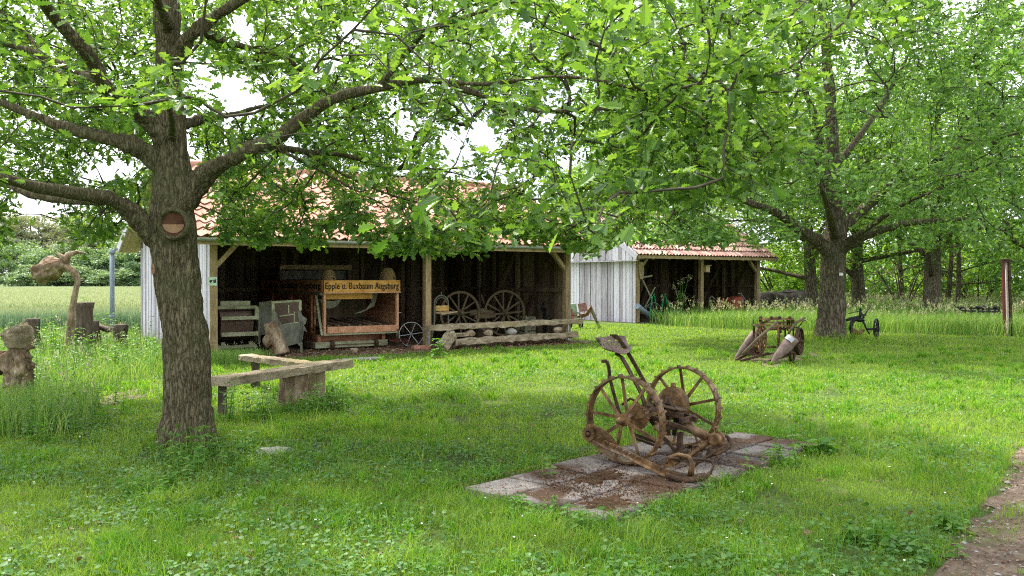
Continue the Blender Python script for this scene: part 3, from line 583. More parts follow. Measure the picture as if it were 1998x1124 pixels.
mb.build('swath_board', M['rust'], mow)
mb = MB(); run = [MZ(1300, 926, .10), MZ(1323, 936, .075), MZ(1350, 938, .07), MZ(1378, 931, .08), MZ(1388, 922, .11), MZ(1394, 908, .15), MZ(1385, 899, .18), MZ(1365, 897, .20), MZ(1335, 896, .21), MZ(1304, 895, .22)]
mb.tube(run[:5], [.02, .026, .026, .02, .014], 10); mb.tube(run[4:], .010, 8); sp = [MZ(1292, 917, .07), MZ(1328, 938, .06), MZ(1352, 941, .06), MZ(1382, 932, .06), MZ(1376, 925, .07), MZ(1348, 930, .07), MZ(1320, 924, .07)]
mb.plate(sp, .02); mb.build('inner_shoe', M['rust_dark'], mow)
mb = MB(); pts = [MZ(1300, 905, .16), MZ(1308, 893, .21), MZ(1325, 888, .24), MZ(1345, 893, .24), MZ(1352, 905, .2), MZ(1348, 930, .08)]; mb.tube(pts, [.012, .014, .018, .02, .02, .026], 10); mb.plate([MZ(1296, 915, .10), MZ(1300, 892, .2), MZ(1322, 884, .24), MZ(1340, 896, .2), MZ(1318, 910, .14)], .02); mb.build('hinge_casting', M['rust'], mow)
mb = MB(); pts = [MZ(1370, 897, .08), MZ(1384, 892, .09), MZ(1404, 883, .10), MZ(1420, 872, .12), MZ(1427, 863, .15), MZ(1420, 853, .18), MZ(1410, 849, .2)]; mb.tube(pts, [.01, .012, .016, .02, .022, .016, .01], 10)
mb.plate([MP(1377, 892, .0), MP(1384, 873, -.05), MP(1398, 872, -.05), MP(1424, 866, -.05), MP(1427, 874, .0), MP(1404, 888, .05)], .012); mb.tube([MP(1384, 892, .1), MP(1418, 868, 0)], .007, 6); mb.tube([MP(1350, 915, .3), MP(1378, 893, .2), MP(1400, 878, .1)], .009, 6); mb.tube([MP(1362, 905, .25), MP(1370, 885, .15)], .007, 6)
mb.build('outer_shoe', M['rust_dark'], mow)

# ------------------------------------------------------------------ bench, stumps, stones
def rough_plank(mb, p, q, w_, h_, seg=14, jit=.008, upv=(0, 0, 1), w2=None): mb.beam(p, q, w_, h_, up=upv, seg=seg, jit=jit, w2=w2)
def log(mb, pts, r, n=18, seg=8, rough=.05, sd=0):
    P_ = [Vector(p) for p in pts]; out_ = []; rr = []
    for i in range(len(P_) - 1):
        for k in range(seg): out_.append(P_[i].lerp(P_[i + 1], k / seg)); rr.append(r[i] + (r[i + 1] - r[i]) * k / seg)
    out_.append(P_[-1]); rr.append(r[-1]); b = len(mb.v); mb.tube(out_, rr, n, rough=0)
    for i in range(b, len(mb.v)):
        v = Vector(mb.v[i]); k = (i - b) // n; c = out_[min(k, len(out_) - 1)]; d = v - c
        ang = ((i - b) % n) / n * 2 * math.pi; f = 1 + rough * (1.6 * noise.noise(Vector((math.cos(ang) * 1.5, math.sin(ang) * 1.5, k * .12 + sd))) + 1.2 * noise.noise(Vector((math.cos(ang) * 5, math.sin(ang) * 5, k * .1 + sd))) + .8 * noise.noise(Vector((math.cos(ang) * 11, math.sin(ang) * 11, k * .25 + sd))))
        mb.v[i] = tuple(c + d * f)
bench = thing('plank_bench', (-2.75, 11.1, 0), 'weathered plank bench in a V shape on stumps beside the near oak', 'bench')
BZ = .43
mb = MB(); a, b = Vector((-3.34, 9.95, BZ)), Vector((-2.30, 11.95, BZ + .02)); rough_plank(mb, a, b, .30, .10, 26, .008); mb.build('seat_plank', M['oldwood'], bench, .008)
mb = MB(); a, b = Vector((-4.05, 13.2, BZ - .01)), Vector((-2.62, 11.72, BZ + .0)); rough_plank(mb, a, b, .23, .08, 26, .009); mb.build('seat_plank', M['oldwood'], bench, .008)
mb = MB(); log(mb, [(-2.80, 11.15, -.02), (-2.82, 11.17, .2), (-2.82, 11.17, BZ - .052)], [.20, .165, .175], n=30, rough=.12, sd=3); mb.build('stump_leg', M['logwood'], bench)
mb = MB(); log(mb, [(-2.62, 11.62, -.02), (-2.62, 11.62, BZ - .055)], [.14, .12], n=24, rough=.12, sd=7); mb.build('stump_leg', M['oldwood'], bench)
mb = MB(); mb.beam((-3.36, 10.1, 0), (-3.36, 10.1, BZ - .05), .08, .08, up=(0, 1, 0), seg=5, jit=.006); mb.build('leg', M['darkstump'], bench)
mb = MB(); mb.beam((-3.8, 12.9, 0), (-3.8, 12.9, BZ - .06), .10, .10, up=(0, 1, 0), seg=5, jit=.006); mb.build('leg', M['darkstump'], bench)
mb = MB(); c = G(537, 889); mb.blob(c + Vector((0, 0, .02)), .19, .12, .055, rough=.25, n=20, m=10); tag(mb.build('flat_stone', M['stone']), 'flat pale stone lying in the grass right of the near oak', 'stone')
mb = MB(); c = G(297, 845); mb.blob(c, .06, .045, .02, rough=.3, n=14, m=8); tag(mb.build('flat_stone', M['stone']), 'small flat stone in worn grass left of the near oak', 'stone')

# carved stump at the left edge
cs = thing('carved_stump', G(34, 790), 'bare knotted wooden stump topped by a slanted cut log at the left edge', 'stump'); Yc = G(34, 790).y
mb = MB(); log(mb, [P(36, 800, Yc), P(36, 770, Yc), P(36, 745, Yc), P(36, 722, Yc), P(33, 698, Yc), P(34, 680, Yc)], [.11, .115, .13, .17, .16, .10], 40, 9, .28, 4)
mb.blob(P(56, 714, Yc), .07, .07, .06, rough=.5, n=16, m=10, seed=3); mb.tube([P(50, 680, Yc), P(60, 677, Yc), P(67, 679, Yc)], [.05, .03, .012], 8); mb.build('trunk', M['logwood'], cs)
mb = MB(); log(mb, [P(34, 679, Yc), P(34, 660, Yc), P(32, 648, Yc), P(28, 640, Yc)], [.12, .17, .185, .165], 40, 8, .09, 9); mb.build('top_log', M['oldwood'], cs)
mb = MB(); log(mb, [P(-12, 718, Yc + .1), P(4, 700, Yc + .05), P(14, 693, Yc)], [.12, .11, .06], 14, 5, .15, 2); mb.build('side_knot', M['hollow'], cs)
# mushroom-like log figure
Ym = 17.0; mf = thing('log_figure', (P(138, 600, Ym).x, Ym, 0), 'large bell-shaped root wood piece balanced on a thin crooked trunk', 'wood sculpture')
mb = MB(); z0 = P(138, 600, Ym); log(mb, [(z0.x - .03, Ym, 0), P(137, 650, Ym), P(140, 610, Ym), P(148, 570, Ym), P(153, 548, Ym), P(146, 533, Ym), P(132, 523, Ym), P(122, 518, Ym)], [.085, .06, .05, .052, .05, .062, .08, .09], 24, 6, .22, 5); mb.build('stem', M['logwood'], mf)
mb = MB(); b0 = P(68, 538, Ym); b1 = P(128, 513, Ym); d = (b1 - b0).normalized(); dd = (b1 - b0).length
log(mb, [b0, b0 + d * .08, b0 + d * .25 + Vector((0, 0, .02)), b0 + d * .45, b0 + d * .58, b1], [.13, .20, .225, .17, .11, .06], 40, 7, .24, 6); mb.tube([b1, P(134, 497, Ym), P(150, 492, Ym + .1), P(166, 495, Ym + .1)], [.08, .06, .04, .015], 9, rough=.15); mb.tube([b1, P(120, 500, Ym), P(112, 494, Ym)], [.07, .05, .02], 8); mb.build('root_head', M['logwood'], mf)
def stump(label, px, ptop, Y, r, rt, name='old_stump', m='darkstump', lean=0, grp=None):
    t = MB(); b = Vector(((px - CX) / FPX * Y, Y, 0)); tp = P(px + lean, ptop, Y); log(t, [b, b.lerp(tp, .5), tp], [r * 1.2, r, rt], 16, 7, .22, px * .1)
    return tag(t.build(name, M[m]), label, 'stump', grp)
stump('tallest dark rotten stump standing right of the crooked wood sculpture', 166, 590, 18.0, .17, .16)
stump('short dark stump tucked behind the tallest rotten stump', 184, 626, 18.6, .12, .10)
stump('dark block-like stump at the foot of the grey downpipe', 234, 633, 18.4, .13, .13)
stump('ragged dark stump sticking out of the weeds nearest the left edge', 64, 622, 17.2, .15, .13)
mb = MB(); mb.tube([P(176, 632, 18.9), P(212, 644, 18.7), P(246, 642, 18.3)], [.07, .06, .05], 10, rough=.1); tag(mb.build('fallen_log', M['darkstump']), 'dark fallen log lying between the rotten stumps', 'log')

# ------------------------------------------------------------------ in and before the first shed
Z = Vector((0, 0, 1))
def fb(mb, fr, x0, x1, y0, y1, z0, z1): mb.box(fr.w((x0 + x1) / 2, (y0 + y1) / 2, (z0 + z1) / 2), abs(x1 - x0), abs(y1 - y0), abs(z1 - z0), fr)
TY = .75
X0 = F1.onY(632, 600, TY)[0]; X1 = F1.onY(777, 600, TY)[0]
def zf(py, x, y): p = F1.w(x, y, 0); return CH + (HY - py) / FPX * p.y
zs0, zs1 = zf(570, X0, TY), zf(547, X0, TY); zsill0, zsill1 = zf(652, X0, TY), zf(638, X0, TY); TD = 4.3
th = thing('threshing_machine', F1.w((X0 + X1) / 2, TY + TD / 2, 0), 'orange wooden threshing machine with lettered ochre sign board in the left bay', 'threshing machine', F1.a)
mb = MB(); 
for i in range(6):
    za = zsill0 + (zs0 - zsill0) * i / 6; zb = zsill0 + (zs0 - zsill0) * (i + 1) / 6 - .006
    fb(mb, F1, X0, X0 + .025, TY + .55, TY + TD, za, zb); fb(mb, F1, X1 - .03, X1 - .005, TY + .02, TY + TD, za, zb)
mb.build('side_boards', M['orange'], th)
mb = MB(); fb(mb, F1, X0 + .03, X1 - .03, TY + 1.7, TY + 1.73, zsill0, zs0); fb(mb, F1, X0, X1, TY + .05, TY + TD, zs1 - .05, zs1 - .02); mb.build('inner_panel', M['board_in'], th)
mb = MB(); fb(mb, F1, X0 - .02, X0 + .04, TY - .03, TY + .05, zsill0, zs0); fb(mb, F1, X1 - .06, X1, TY - .03, TY + .05, zsill0 + .05, zs0)
mb.build('front_posts', M['orange_pale'], th, .004)
for y_ in (.62, 1.9, 3.2):
    mb = MB(); fb(mb, F1, X0 - .05, X0 - .003, TY + y_, TY + y_ + .09, .25, zs0); mb.build('side_post', M['orange'], th)
mb = MB(); mb.beam(F1.w(X0 - .06, TY + .32, zs0 - .05), F1.w(X0 - .06, TY - .02, zsill0 - .03), .03, .05, up=F1.x); mb.build('stay_bar', M['olive'], th)
mb = MB(); fb(mb, F1, X0 + .06, X1 - .07, TY - .06, TY + .0, zsill0 + .01, zsill1); mb.build('front_sill', M['orange_pale'], th, .005)
mb = MB(); mb.plate([F1.w(X0, TY + .0, zsill1 - .02), F1.w(X1 - .05, TY + .0, zsill1 - .02), F1.w(X1 - .05, TY + 1.7, zsill1 + .05), F1.w(X0, TY + 1.7, zsill1 + .05)], .02)
for i in range(7):
    x = X0 + .12 + (X1 - X0 - .3) * i / 6; mb.beam(F1.w(x, TY + .05, zsill1 + .02), F1.w(x - .08, TY + 1.6, zsill1 + .12), .045, .03)
mb.build('straw_shaker', M['board_in'], th)
mb = MB(); fb(mb, F1, X0 - .02, X1 - .02, TY - .035, TY + .03, zsill0 - .035, zsill0 + .005); mb.build('lower_rail', M['olive'], th)
zl0, zl1 = zf(680, X0, TY), zf(670, X0, TY)
mb = MB(); fb(mb, F1, X0 - .05, X1 - .30, TY + .28, TY + .31, zl1 - .02, zsill0 - .04); fb(mb, F1, X0 - .05, X0 - .02, TY + .3, TY + TD, zl1 - .02, zsill0 - .01); mb.build('lower_panel', M['orange'], th)
for xa in (X0 - .1, X1 - .36):
    mb = MB(); fb(mb, F1, xa, xa + .08, TY + .12, TY + .22, zl0, zsill0 - .02); mb.build('lower_post', M['orange'], th)
mb = MB(); fb(mb, F1, X0 - .18, X1 - .25, TY + .06, TY + .15, zl0, zl1 + .02); mb.build('ground_beam', M['olive'], th, .004)
mb = MB(); fb(mb, F1, X0 - .2, X0 - .12, TY + .15, TY + TD, zl0, zl1 + .02); mb.build('chassis_beam', M['board_in'], th)
def text_obj(txt, name, fr, x0, x1, zc, y, h, m, parent, flipx=False, axis='x'):
    cu = bpy.data.curves.new('t', 'FONT'); cu.body = txt; cu.size = 1; cu.extrude = .01; cu.offset = .015; cu.space_character = 1.08
    ob = bpy.data.objects.new('t', cu); sc.collection.objects.link(ob); dg = bpy.context.evaluated_depsgraph_get(); dg.update()
    me = bpy.data.meshes.new_from_object(ob.evaluated_get(dg)); bpy.data.objects.remove(ob); bpy.data.curves.remove(cu)
    co = [v.co.copy() for v in me.vertices]; xs = [c.x for c in co]; ys = [c.y for c in co]; cy = .28
    sx_ = (x1 - x0) / (max(xs) - min(xs)); mb = MB(); vs = []
    for c in co:
        a = x0 + (c.x - min(xs)) * sx_; z_ = zc + (c.y - cy) * h
        vs.append(fr.w(a, y - c.z * .4, z_) if axis == 'x' else fr.w(y - c.z * .4, x0 + x1 - a, z_))
    mb.add(vs, [tuple(p.vertices) for p in me.polygons]); return mb.build(name, m, parent)
sb = MB(); fb(sb, F1, X0 - .03, X1 + .01, TY - .08, TY - .045, zs0, zs1); sgn = sb.build('sign_board', M['signboard'], th)
text_obj('Epple u. Buxbaum Augsburg', 'lettering', F1, X0 + .0, X1 - .03, (zs0 + zs1) / 2 - .005, TY - .085, .205, M['ink'], sgn)
sb = MB(); fb(sb, F1, X0 - .03, X1 + .02, TY - .1, TY - .04, zs0 - .03, zs0 - .003); sb.build('sign_ledge', M['orange_pale'], th)
sb = MB(); fb(sb, F1, X0 - .06, X0 - .03, TY - .02, TY + TD - .3, zs0, zs1); sgn = sb.build('side_sign_board', M['orange'], th)
text_obj('Epple u. Buxbaum Augsburg', 'lettering', F1, TY + .05, TY + TD - .6, (zs0 + zs1) / 2, X0 - .066, .205, M['ink'], sgn, axis='y')
sb = MB(); fb(sb, F1, X0 - .1, X0 - .03, TY - .02, TY + TD, zs0 - .07, zs0 - .01); sb.build('side_rail', M['board_in'], th)
sb = MB(); fb(sb, F1, X0 + .12, X1 - .55, TY + .25, TY + .29, zs0 - .17, zs0 - .02); sb.build('top_board', M['signboard'], th)
mb = MB()   # sagging sacking inside
def cloth(mb, xa, xb, za, zb, sag, y):
    vs = []; n = 12
    for i in range(n + 1):
        t = i / n; xx = xa + (xb - xa) * t; zt = za + (zb - za) * t; dp_ = sag * math.sin(math.pi * min(1, t * 1.0)) ** .8
        for j in range(5): vs.append(F1.w(xx, y + .03 * math.sin(j * 1.7 + i) + j * .02, zt - dp_ * (.25 + .75 * j / 4)))
    mb.add(vs, [(i * 5 + j, (i + 1) * 5 + j, (i + 1) * 5 + j + 1, i * 5 + j + 1) for i in range(n) for j in range(4)], True)
cloth(mb, X0 + .04, X0 + .62, zs0 - .15, zs0 - .14, .26, TY + .35); o = mb.build('sacking', M['cloth'], th); s_ = o.modifiers.new('thick', 'SOLIDIFY'); s_.thickness = .008
mb = MB(); pts = [F1.w(X1 - .5, TY + .5, zs0 - .02), F1.w(X1 - .45, TY + .5, zs0 - .25), F1.w(X1 - .62, TY + .45, zs0 - .42), F1.w(X1 - .95, TY + .4, zs0 - .52), F1.w(X1 - .75, TY + .45, zs0 - .5), F1.w(X1 - .38, TY + .5, zs0 - .35), F1.w(X1 - .28, TY + .5, zs0 - .02)]
mb.plate(pts, .02); mb.build('sacking', M['cloth'], th)
wheel(th, 'wheel', F1.w(X1 + .07, TY + .42, zf(655, X1, TY + .4)), F1.x, .27, .09, 8, M['wagon'], rim=.05, hub=.06, hubw=.16, sp=(.04, .03))
wheel(th, 'wheel', F1.w(X1 + .07, TY + 3.4, .35), F1.x, .34, .09, 8, M['wagon'], rim=.05, hub=.06, hubw=.16, sp=(.04, .03))
for xx in (X0 + .22, X1 - .55):
    mb = MB(); mb.disc(F1.w(xx, TY + .1, .11), F1.x, .11, .08, 20); mb.build('small_wheel', M['rust_dark'], th)
mb = MB(); mb.tube([F1.w(X0 + .25, TY + .1, .11), F1.w(X1 - .5, TY + .1, .11)], .045, 10); mb.build('axle', M['wagon'], th)
mb = MB(); mb.tube([F1.w(X1, TY + .2, zf(608, X1, TY)), F1.w(X1 + .14, TY + .12, zf(611, X1, TY))], .012, 6); mb.build('crank', M['zinc'], th)
# things on and round the thresher
def skep(label, px, ptop, pbot, y, rr):
    x, _, zb = F1.onY(px, pbot, y); _, _, zt = F1.onY(px, ptop, y); h = zt - zb; mb = MB(); prof = []
    for i in range(13):
        t = i / 12; prof.append((max(.004, rr * math.sqrt(max(0, 1 - t ** 2.4)) * (1 + .03 * math.sin(i * 3.1))), zb + h * t))
    pp = []
    for a, b in zip(prof, prof[1:]): pp += [a, ((a[0] + b[0]) / 2 + .012, (a[1] + b[1]) / 2)]
    pp.append(prof[-1]); mb.lathe(pp, F1.w(x, y, 0), Z, 22); t = thing('straw_skep', F1.w(x, y, zb), label, 'beehive', F1.a); mb.build('basket', M['straw'], t)
    mb = MB(); mb.blob(F1.w(x + rr * .3, y - rr * .92, zb + h * .22), .035, .02, .025); mb.build('entrance', M['ink'], t)
zt_ = zs1
skep('round straw beehive on top of the thresher at its right end', 756, 521, 549, TY + .7, .20)
skep('straw beehive half hidden behind the left end of the sign board', 641, 524, 549, TY + .9, .17)
# shelf box behind on tie beams
mb = MB(); a = F1.onY(545, 530, 4.2); b = F1.onY(685, 530, 4.2); t = thing('wooden_rack', F1.w((a[0] + b[0]) / 2, 4.2, 0), 'dark wooden box rack with pale top rail standing behind the threshing machine', 'rack', F1.a)
fb(mb, F1, a[0], b[0], 4.15, 4.25, F1.onY(600, 526, 4.2)[2], F1.onY(600, 517, 4.2)[2]); mb.build('top_rail', M['timber'], t)
mb = MB(); fb(mb, F1, a[0], b[0], 4.3, 4.33, F1.onY(600, 545, 4.2)[2], F1.onY(600, 528, 4.2)[2]); mb.build('panel', M['greypanel'], t)
for xx in (a[0] + .05, b[0] - .05):
    mb = MB(); fb(mb, F1, xx - .04, xx + .04, 4.2, 4.3, .02, F1.onY(600, 520, 4.2)[2]); mb.build('leg', M['board_in'], t)
# left winnowing box
a = F1.onY(428, 600, .7); b = F1.onY(503, 600, .7); xa, xb = a[0], b[0]; z = lambda py: zf(py, xa + .4, .7)
t = thing('seed_cleaner', F1.w((xa + xb) / 2, 1.2, 0), 'olive framed drum box with brown sheet panels in the left corner of the shed', 'seed cleaner', F1.a)
mb = MB(); pts2 = [(xa, z(595)), (xb - .05, z(599)), (xb, z(615)), (xb + .02, z(640)), (xb - .03, z(665)), (xa + .12, z(668)), (xa + .02, z(640)), (xa + .05, z(615))]
mb.lathe([(.001, 0), (.36, 0), (.36, xb - xa - .12), (.001, xb - xa - .12)], F1.w(xa + .06, 1.15, z(632)), F1.x, 8, False); mb.build('drum', M['sheet'], t)
mb = MB()
for (pa, pb, yy) in ((597, 603, .74), (617, 624, .66), (648, 656, .66), (674, 680, .78)): fb(mb, F1, xa - .02 if yy > .7 else xa + .03, xb, yy, yy + .08, z(pb), z(pa))
fb(mb, F1, xb - .05, xb + .03, .72, .8, z(625), z(599)); mb.build('front_slat', M['olive'], t, .004)
mb = MB(); fb(mb, F1, xa + .08, xb - .1, .9, 1.5, z(597), z(588)); mb.build('hopper', M['olive'], t)
for xx in (xa + .12, xb - .1):
    mb = MB(); fb(mb, F1, xx - .04, xx + .04, .85, .93, .02, z(668)); mb.build('leg', M['olive'], t)
mb = MB(); fb(mb, F1, xb + .04, xb + .09, .8, 1.6, z(672), z(602)); mb.build('side_panel', M['greypanel'], t)
# grey-green winnower with scalloped cheeks
y_ = .45; q = lambda px, py: F1.wY(px, py, y_)
t = thing('winnowing_machine', F1.wY(560, 695, y_), 'grey-green winnowing machine with an open frame and scalloped side cheeks', 'winnower', F1.a)
mb = MB(); mb.beam(q(531, 590), q(586, 587), .06, .05); mb.beam(q(532, 588), q(533, 640), .06, .05, up=F1.y); mb.beam(q(585, 586), q(585, 606), .06, .05, up=F1.y); mb.build('top_frame', M['olive'], t, .004)
mb = MB(); mb.plate([q(547, 634), q(592, 628), q(588, 668), q(552, 678), q(545, 655)], .03); mb.build('front_panel', M['greypanel'], t)
def cheek(dx, yy):
    g_ = lambda px, py: F1.wY(px + dx, py, yy)
    mb = MB(); mb.plate([g_(534, 604), g_(540, 612), g_(542, 622), g_(549, 632), g_(547, 640), g_(545, 652), g_(533, 640), g_(532, 610)], .03); return mb
cheek(0, y_ - .03).build('side_cheek', M['greypanel'], t)
mb = MB(); mb.plate([q(584, 598), q(587, 610), q(590, 616), q(598, 622), q(596, 632), q(592, 634), q(599, 648), q(592, 645), q(590, 660), q(585, 676), q(580, 672), q(584, 640), q(580, 610)], .03); mb.build('side_cheek', M['greypanel'], t)
mb = MB(); g2 = lambda px, py: F1.wY(px, py, y_ + .55); mb.plate([g2(531, 592), g2(584, 590), g2(584, 660), g2(535, 665)], .02); mb.build('back_panel', M['sheet'], t)
mb = MB(); mb.beam(q(545, 617), q(574, 613), .03, .02); mb.beam(q(574, 608), q(574, 628), .02, .02, up=F1.y); mb.beam(q(552, 634), q(590, 628), .03, .03); mb.beam(q(563, 595), q(563, 612), .02, .015, up=F1.y); mb.build('shaker_frame', M['olive'], t)
mb = MB(); mb.plate([F1.wY(505, 590, .9), F1.wY(528, 588, .9), F1.wY(530, 650, .9), F1.wY(505, 655, .9)], .03); mb.plate([F1.wY(512, 590, .7), F1.wY(530, 586, .6), F1.wY(534, 597, .6), F1.wY(520, 600, .7)], .02); mb.build('fan_housing', M['greypanel'], t)
for px in (587, 553):
    mb = MB(); a = q(px, 668); mb.beam(a, Vector((a.x, a.y, .01)), .05, .05, up=F1.y); mb.build('leg', M['greypanel'], t)
# leaning log
lg = thing('cut_log', G(536, 700) * .97, 'short bare log with a big knot leaning beside the winnowing machine', 'log'); Yl = F1.wY(530, 680, .05).y
mb = MB(); a = P(548, 694, Yl); a.z = max(a.z, .02); log(mb, [a, P(537, 662, Yl + .05), P(526, 631, Yl + .1)], [.20, .17, .14], 18, 8, .08, 12); mb.build('log_body', M['logwood'], lg)
mb = MB(); mb.blob(P(522, 666, Yl - .14), .11, .06, .12, rough=.3, n=16, m=10, seed=5); mb.build('knot', M['logwood'], lg)
# thin spoked wheel + red tines right of the thresher
x, _, zc = F1.onY(802, 660, .5); t = thing('iron_wheel', F1.w(x, .5, 0), 'thin iron wheel with six wire spokes standing beside the middle post', 'wheel', F1.a)
wheel(t, 'rim', F1.w(x, .5, .31), F1.y + F1.x * .35, .29, .03, 6, M['zinc'], rim=.012, hub=.03, hubw=.08, sp=(.014, .01))
t = thing('drag_rake', F1.wY(778, 680, .6), 'dark red iron tine rake lying under the thin spoked wheel', 'rake', F1.a); mb = MB()
for i in range(9):
    c = F1.wY(764 + i * 4, 672, .45); rr = .13; mb.tube([c + (F1.y * math.cos(a) + Z * math.sin(a)) * rr for a in np.linspace(-.8, 2.6, 10)], .006, 5)
mb.build('tines', M['maroon'], t); mb = MB(); mb.tube([F1.wY(760, 665, .5), F1.wY(800, 668, .5)], .015, 6); mb.build('tine_bar', M['maroon'], t)
# timber blocks, flat slates and bricks at the thresher's foot
for (px, py, sx_, lab, m) in ((676, 678, .30, 'rough timber chock in front of the thresher sill', 'wagon'), (690, 673, .16, 'pale square block on the chock before the thresher', 'oldwood'), (700, 702, .9, 'thin grey slate sheet on the earth before the thresher', 'stone')):
    b = MB(); c = G(px, py + 14) if py < 690 else G(px, py); b.box(c + Z * (.04 if py < 690 else .015), sx_, sx_ * .35, .09 if py < 690 else .03, F1); tag(b.build('timber_block' if m != 'stone' else 'slate_sheet', M[m], None, .006), lab, 'block' if m != 'stone' else 'slate')
b = MB(); b.box(F1.w(4.6, -.2, .05), .42, .16, .09, F1); tag(b.build('foundation_brick', M['tile'], None, .006), 'reddish brick lying at the foot of the middle post', 'brick')

# ---- right bay
rb = .9
q = lambda px, py, y=1.2: F1.wY(px, py, y)
WG = thing('wagon_chassis', Vector((q(945, 615).x, q(945, 615).y, 0)), 'old wooden wagon axle with two large spoked wheels inside the right bay', 'wagon', F1.a)
def wagon_wheel(px, py, rad_px, y, tilt):
    c = F1.wY(px, py, y); rad = rad_px / FPX * c.y; t = WG
    ax = (F1.y * math.cos(tilt) + F1.x * math.sin(tilt)); w_ = wheel(t, 'wagon_wheel', Vector((c.x, c.y, max(rad + .01, c.z))), ax, rad, .07, 12, M['wagon'], rim=.055, hub=.10, hubw=.32, sp=(.045, .035), solid_n=56)
    mb = MB(); mb.ring(Vector((c.x, c.y, max(rad + .01, c.z))), ax, rad + .008, rad, .075, 56); mb.build('tyre', M['rust_dark'], w_)
wagon_wheel(897, 611, 43, 1.2, .12)
wagon_wheel(984, 611, 45, 1.2, .12)
q = lambda px, py, y=1.2: F1.wY(px, py, y)
t = WG
mb = MB(); log(mb, [q(915, 612), q(940, 608), q(962, 612)], [.07, .09, .07], 12, 5, .1); mb.beam(q(925, 618), q(965, 616), .12, .10, seg=6, jit=.01); mb.build('axle_beam', M['wagon'], t); mb = MB(); mb.beam(q(938, 575, 1.6), q(950, 608, 1.3), .04, .05); mb.build('shaft_stub', M['board_in'], t)
mb = MB(); mb.box(Vector((q(945, 630).x, q(945, 630).y, .22)), .3, .3, .42, F1); mb.build('support_block', M['board_in'], t)
# wringer
wy = .5; t = thing('laundry_mangle', F1.wY(868, 650, wy), 'small table wringer with ochre rollers under an arched iron frame', 'mangle', F1.a)
mb = MB(); c = F1.wY(861, 592, wy)
mb.tube([c + F1.x * (math.cos(a) * .19) + Z * (math.sin(a) * .19) for a in np.linspace(0, math.pi, 16)], .02, 8); mb.tube([c + F1.x * (math.cos(a) * .14) + Z * (math.sin(a) * .14) for a in np.linspace(0, math.pi, 16)], .012, 8)
for s in (-1, 1): mb.beam(c + F1.x * .19 * s, c + F1.x * .19 * s - Z * .42, .03, .04, up=F1.y)
for s in (-1, 1): mb.beam(c + F1.x * .19 * s - Z * .4, c + F1.x * .26 * s - Z * .8, .03, .03, up=F1.y)
mb.tube([c + F1.x * .0 + Z * .19, c + Z * .27], .014, 6); mb.build('frame', M['green'] if False else M['greypanel'], t)
mb = MB(); 
for dz in (-.09, -.15): mb.tube([c + F1.x * -.17 + Z * dz, c + F1.x * .19 + Z * dz], .04, 12)
mb.build('roller', M['straw_roll'], t); mb = MB(); mb.plate([c + F1.x * -.18 - Z * .22, c + F1.x * .2 - Z * .2, c + F1.x * .32 - Z * .2 - F1.y * .22, c + F1.x * -.1 - Z * .25 - F1.y * .22], .025); mb.build('drip_table', M['timber_light'], t)
# rung rack
ry = 3.0; t = thing('rung_rack', F1.wY(1000, 640, ry), 'tall wooden hay rack with many rungs behind the right wagon wheel', 'rack', F1.a)
def st(px): a = F1.wY(px, 545, ry); return a
for px in (998, 1018):
    a = F1.wY(px, 546, ry); mb = MB(); mb.beam(Vector((a.x, a.y, .02)), a, .05, .06, up=F1.y); mb.build('stile', M['wagon'], t)
mb = MB()
for i in range(9): 
    zz = F1.onY(990, 552 + i * 8, ry)[2]; a = F1.wY(972, 560, ry); b = F1.wY(1019, 560, ry); mb.tube([Vector((a.x, a.y, zz)), Vector((b.x, b.y, zz))], .016, 6)
mb.build('rungs', M['wagon'], t)
# crates and leaning boards
def crate(label, px0, px1, pt, pb, y, dy, m='olive'):
    x0 = F1.onY(px0, 600, y)[0]; x1 = F1.onY(px1, 600, y)[0]; z0 = F1.onY(px0, pb, y)[2]; z1 = F1.onY(px0, pt, y)[2]; z0 = max(z0, .01)
    t = thing('wooden_crate', F1.w((x0 + x1) / 2, y + dy / 2, z0), label, 'crate', F1.a); mb = MB(); n = 3
    for i in range(n):
        za = z0 + (z1 - z0) * i / n; zb = za + (z1 - z0) / n * .86
        fb(mb, F1, x0, x1, y, y + .02, za, zb); fb(mb, F1, x0, x1, y + dy - .02, y + dy, za, zb); fb(mb, F1, x0, x0 + .02, y + .021, y + dy - .021, za, zb); fb(mb, F1, x1 - .02, x1, y + .021, y + dy - .021, za, zb)
    mb.build('slats', M[m], t); mb = MB()
    for xx in (x0 + .01, x1 - .05): fb(mb, F1, xx, xx + .04, y - .02, y - .001, z0, z1)
    fb(mb, F1, x0 + .02, x1 - .02, y + .02, y + dy - .02, z0 + .0, z0 + .02); mb.build('corner_battens', M[m], t)
crate('lowest pale crate right of the rung rack', 1024, 1050, 616, 660, 1.3, .45)
crate('pale slatted crate between the low crate and the leaning board', 1052, 1076, 606, 660, 1.6, .45, 'timber')
for (a, b, y0, y1, lab) in (((1059, 553), (1061, 660), 2.6, 2.3, 'pale upright board leaning in the right corner of the tiled shed'), ((1032, 555), (1030, 650), 3.2, 3.0, 'pale upright board behind the low crate')):
    mb = MB(); mb.beam(F1.wY(*b, y1), F1.wY(*a, y0), .14, .03, up=F1.y); o = mb.build('leaning_board', M['timber_light']); tag(o, lab, 'board')
mb = MB(); a = F1.wY(1062, 500, 2.0); b = F1.wY(1098, 650, 1.2); mb.beam(b, a, .12, .06, up=F1.y); tag(mb.build('leaning_beam', M['timber']), 'long brown beam leaning steeply inside the right front corner', 'beam')
t = thing('chaff_cutter', F1.wY(1080, 660, .9), 'small black iron crank machine behind the end of the front logs', 'farm machine', F1.a); mb = MB()
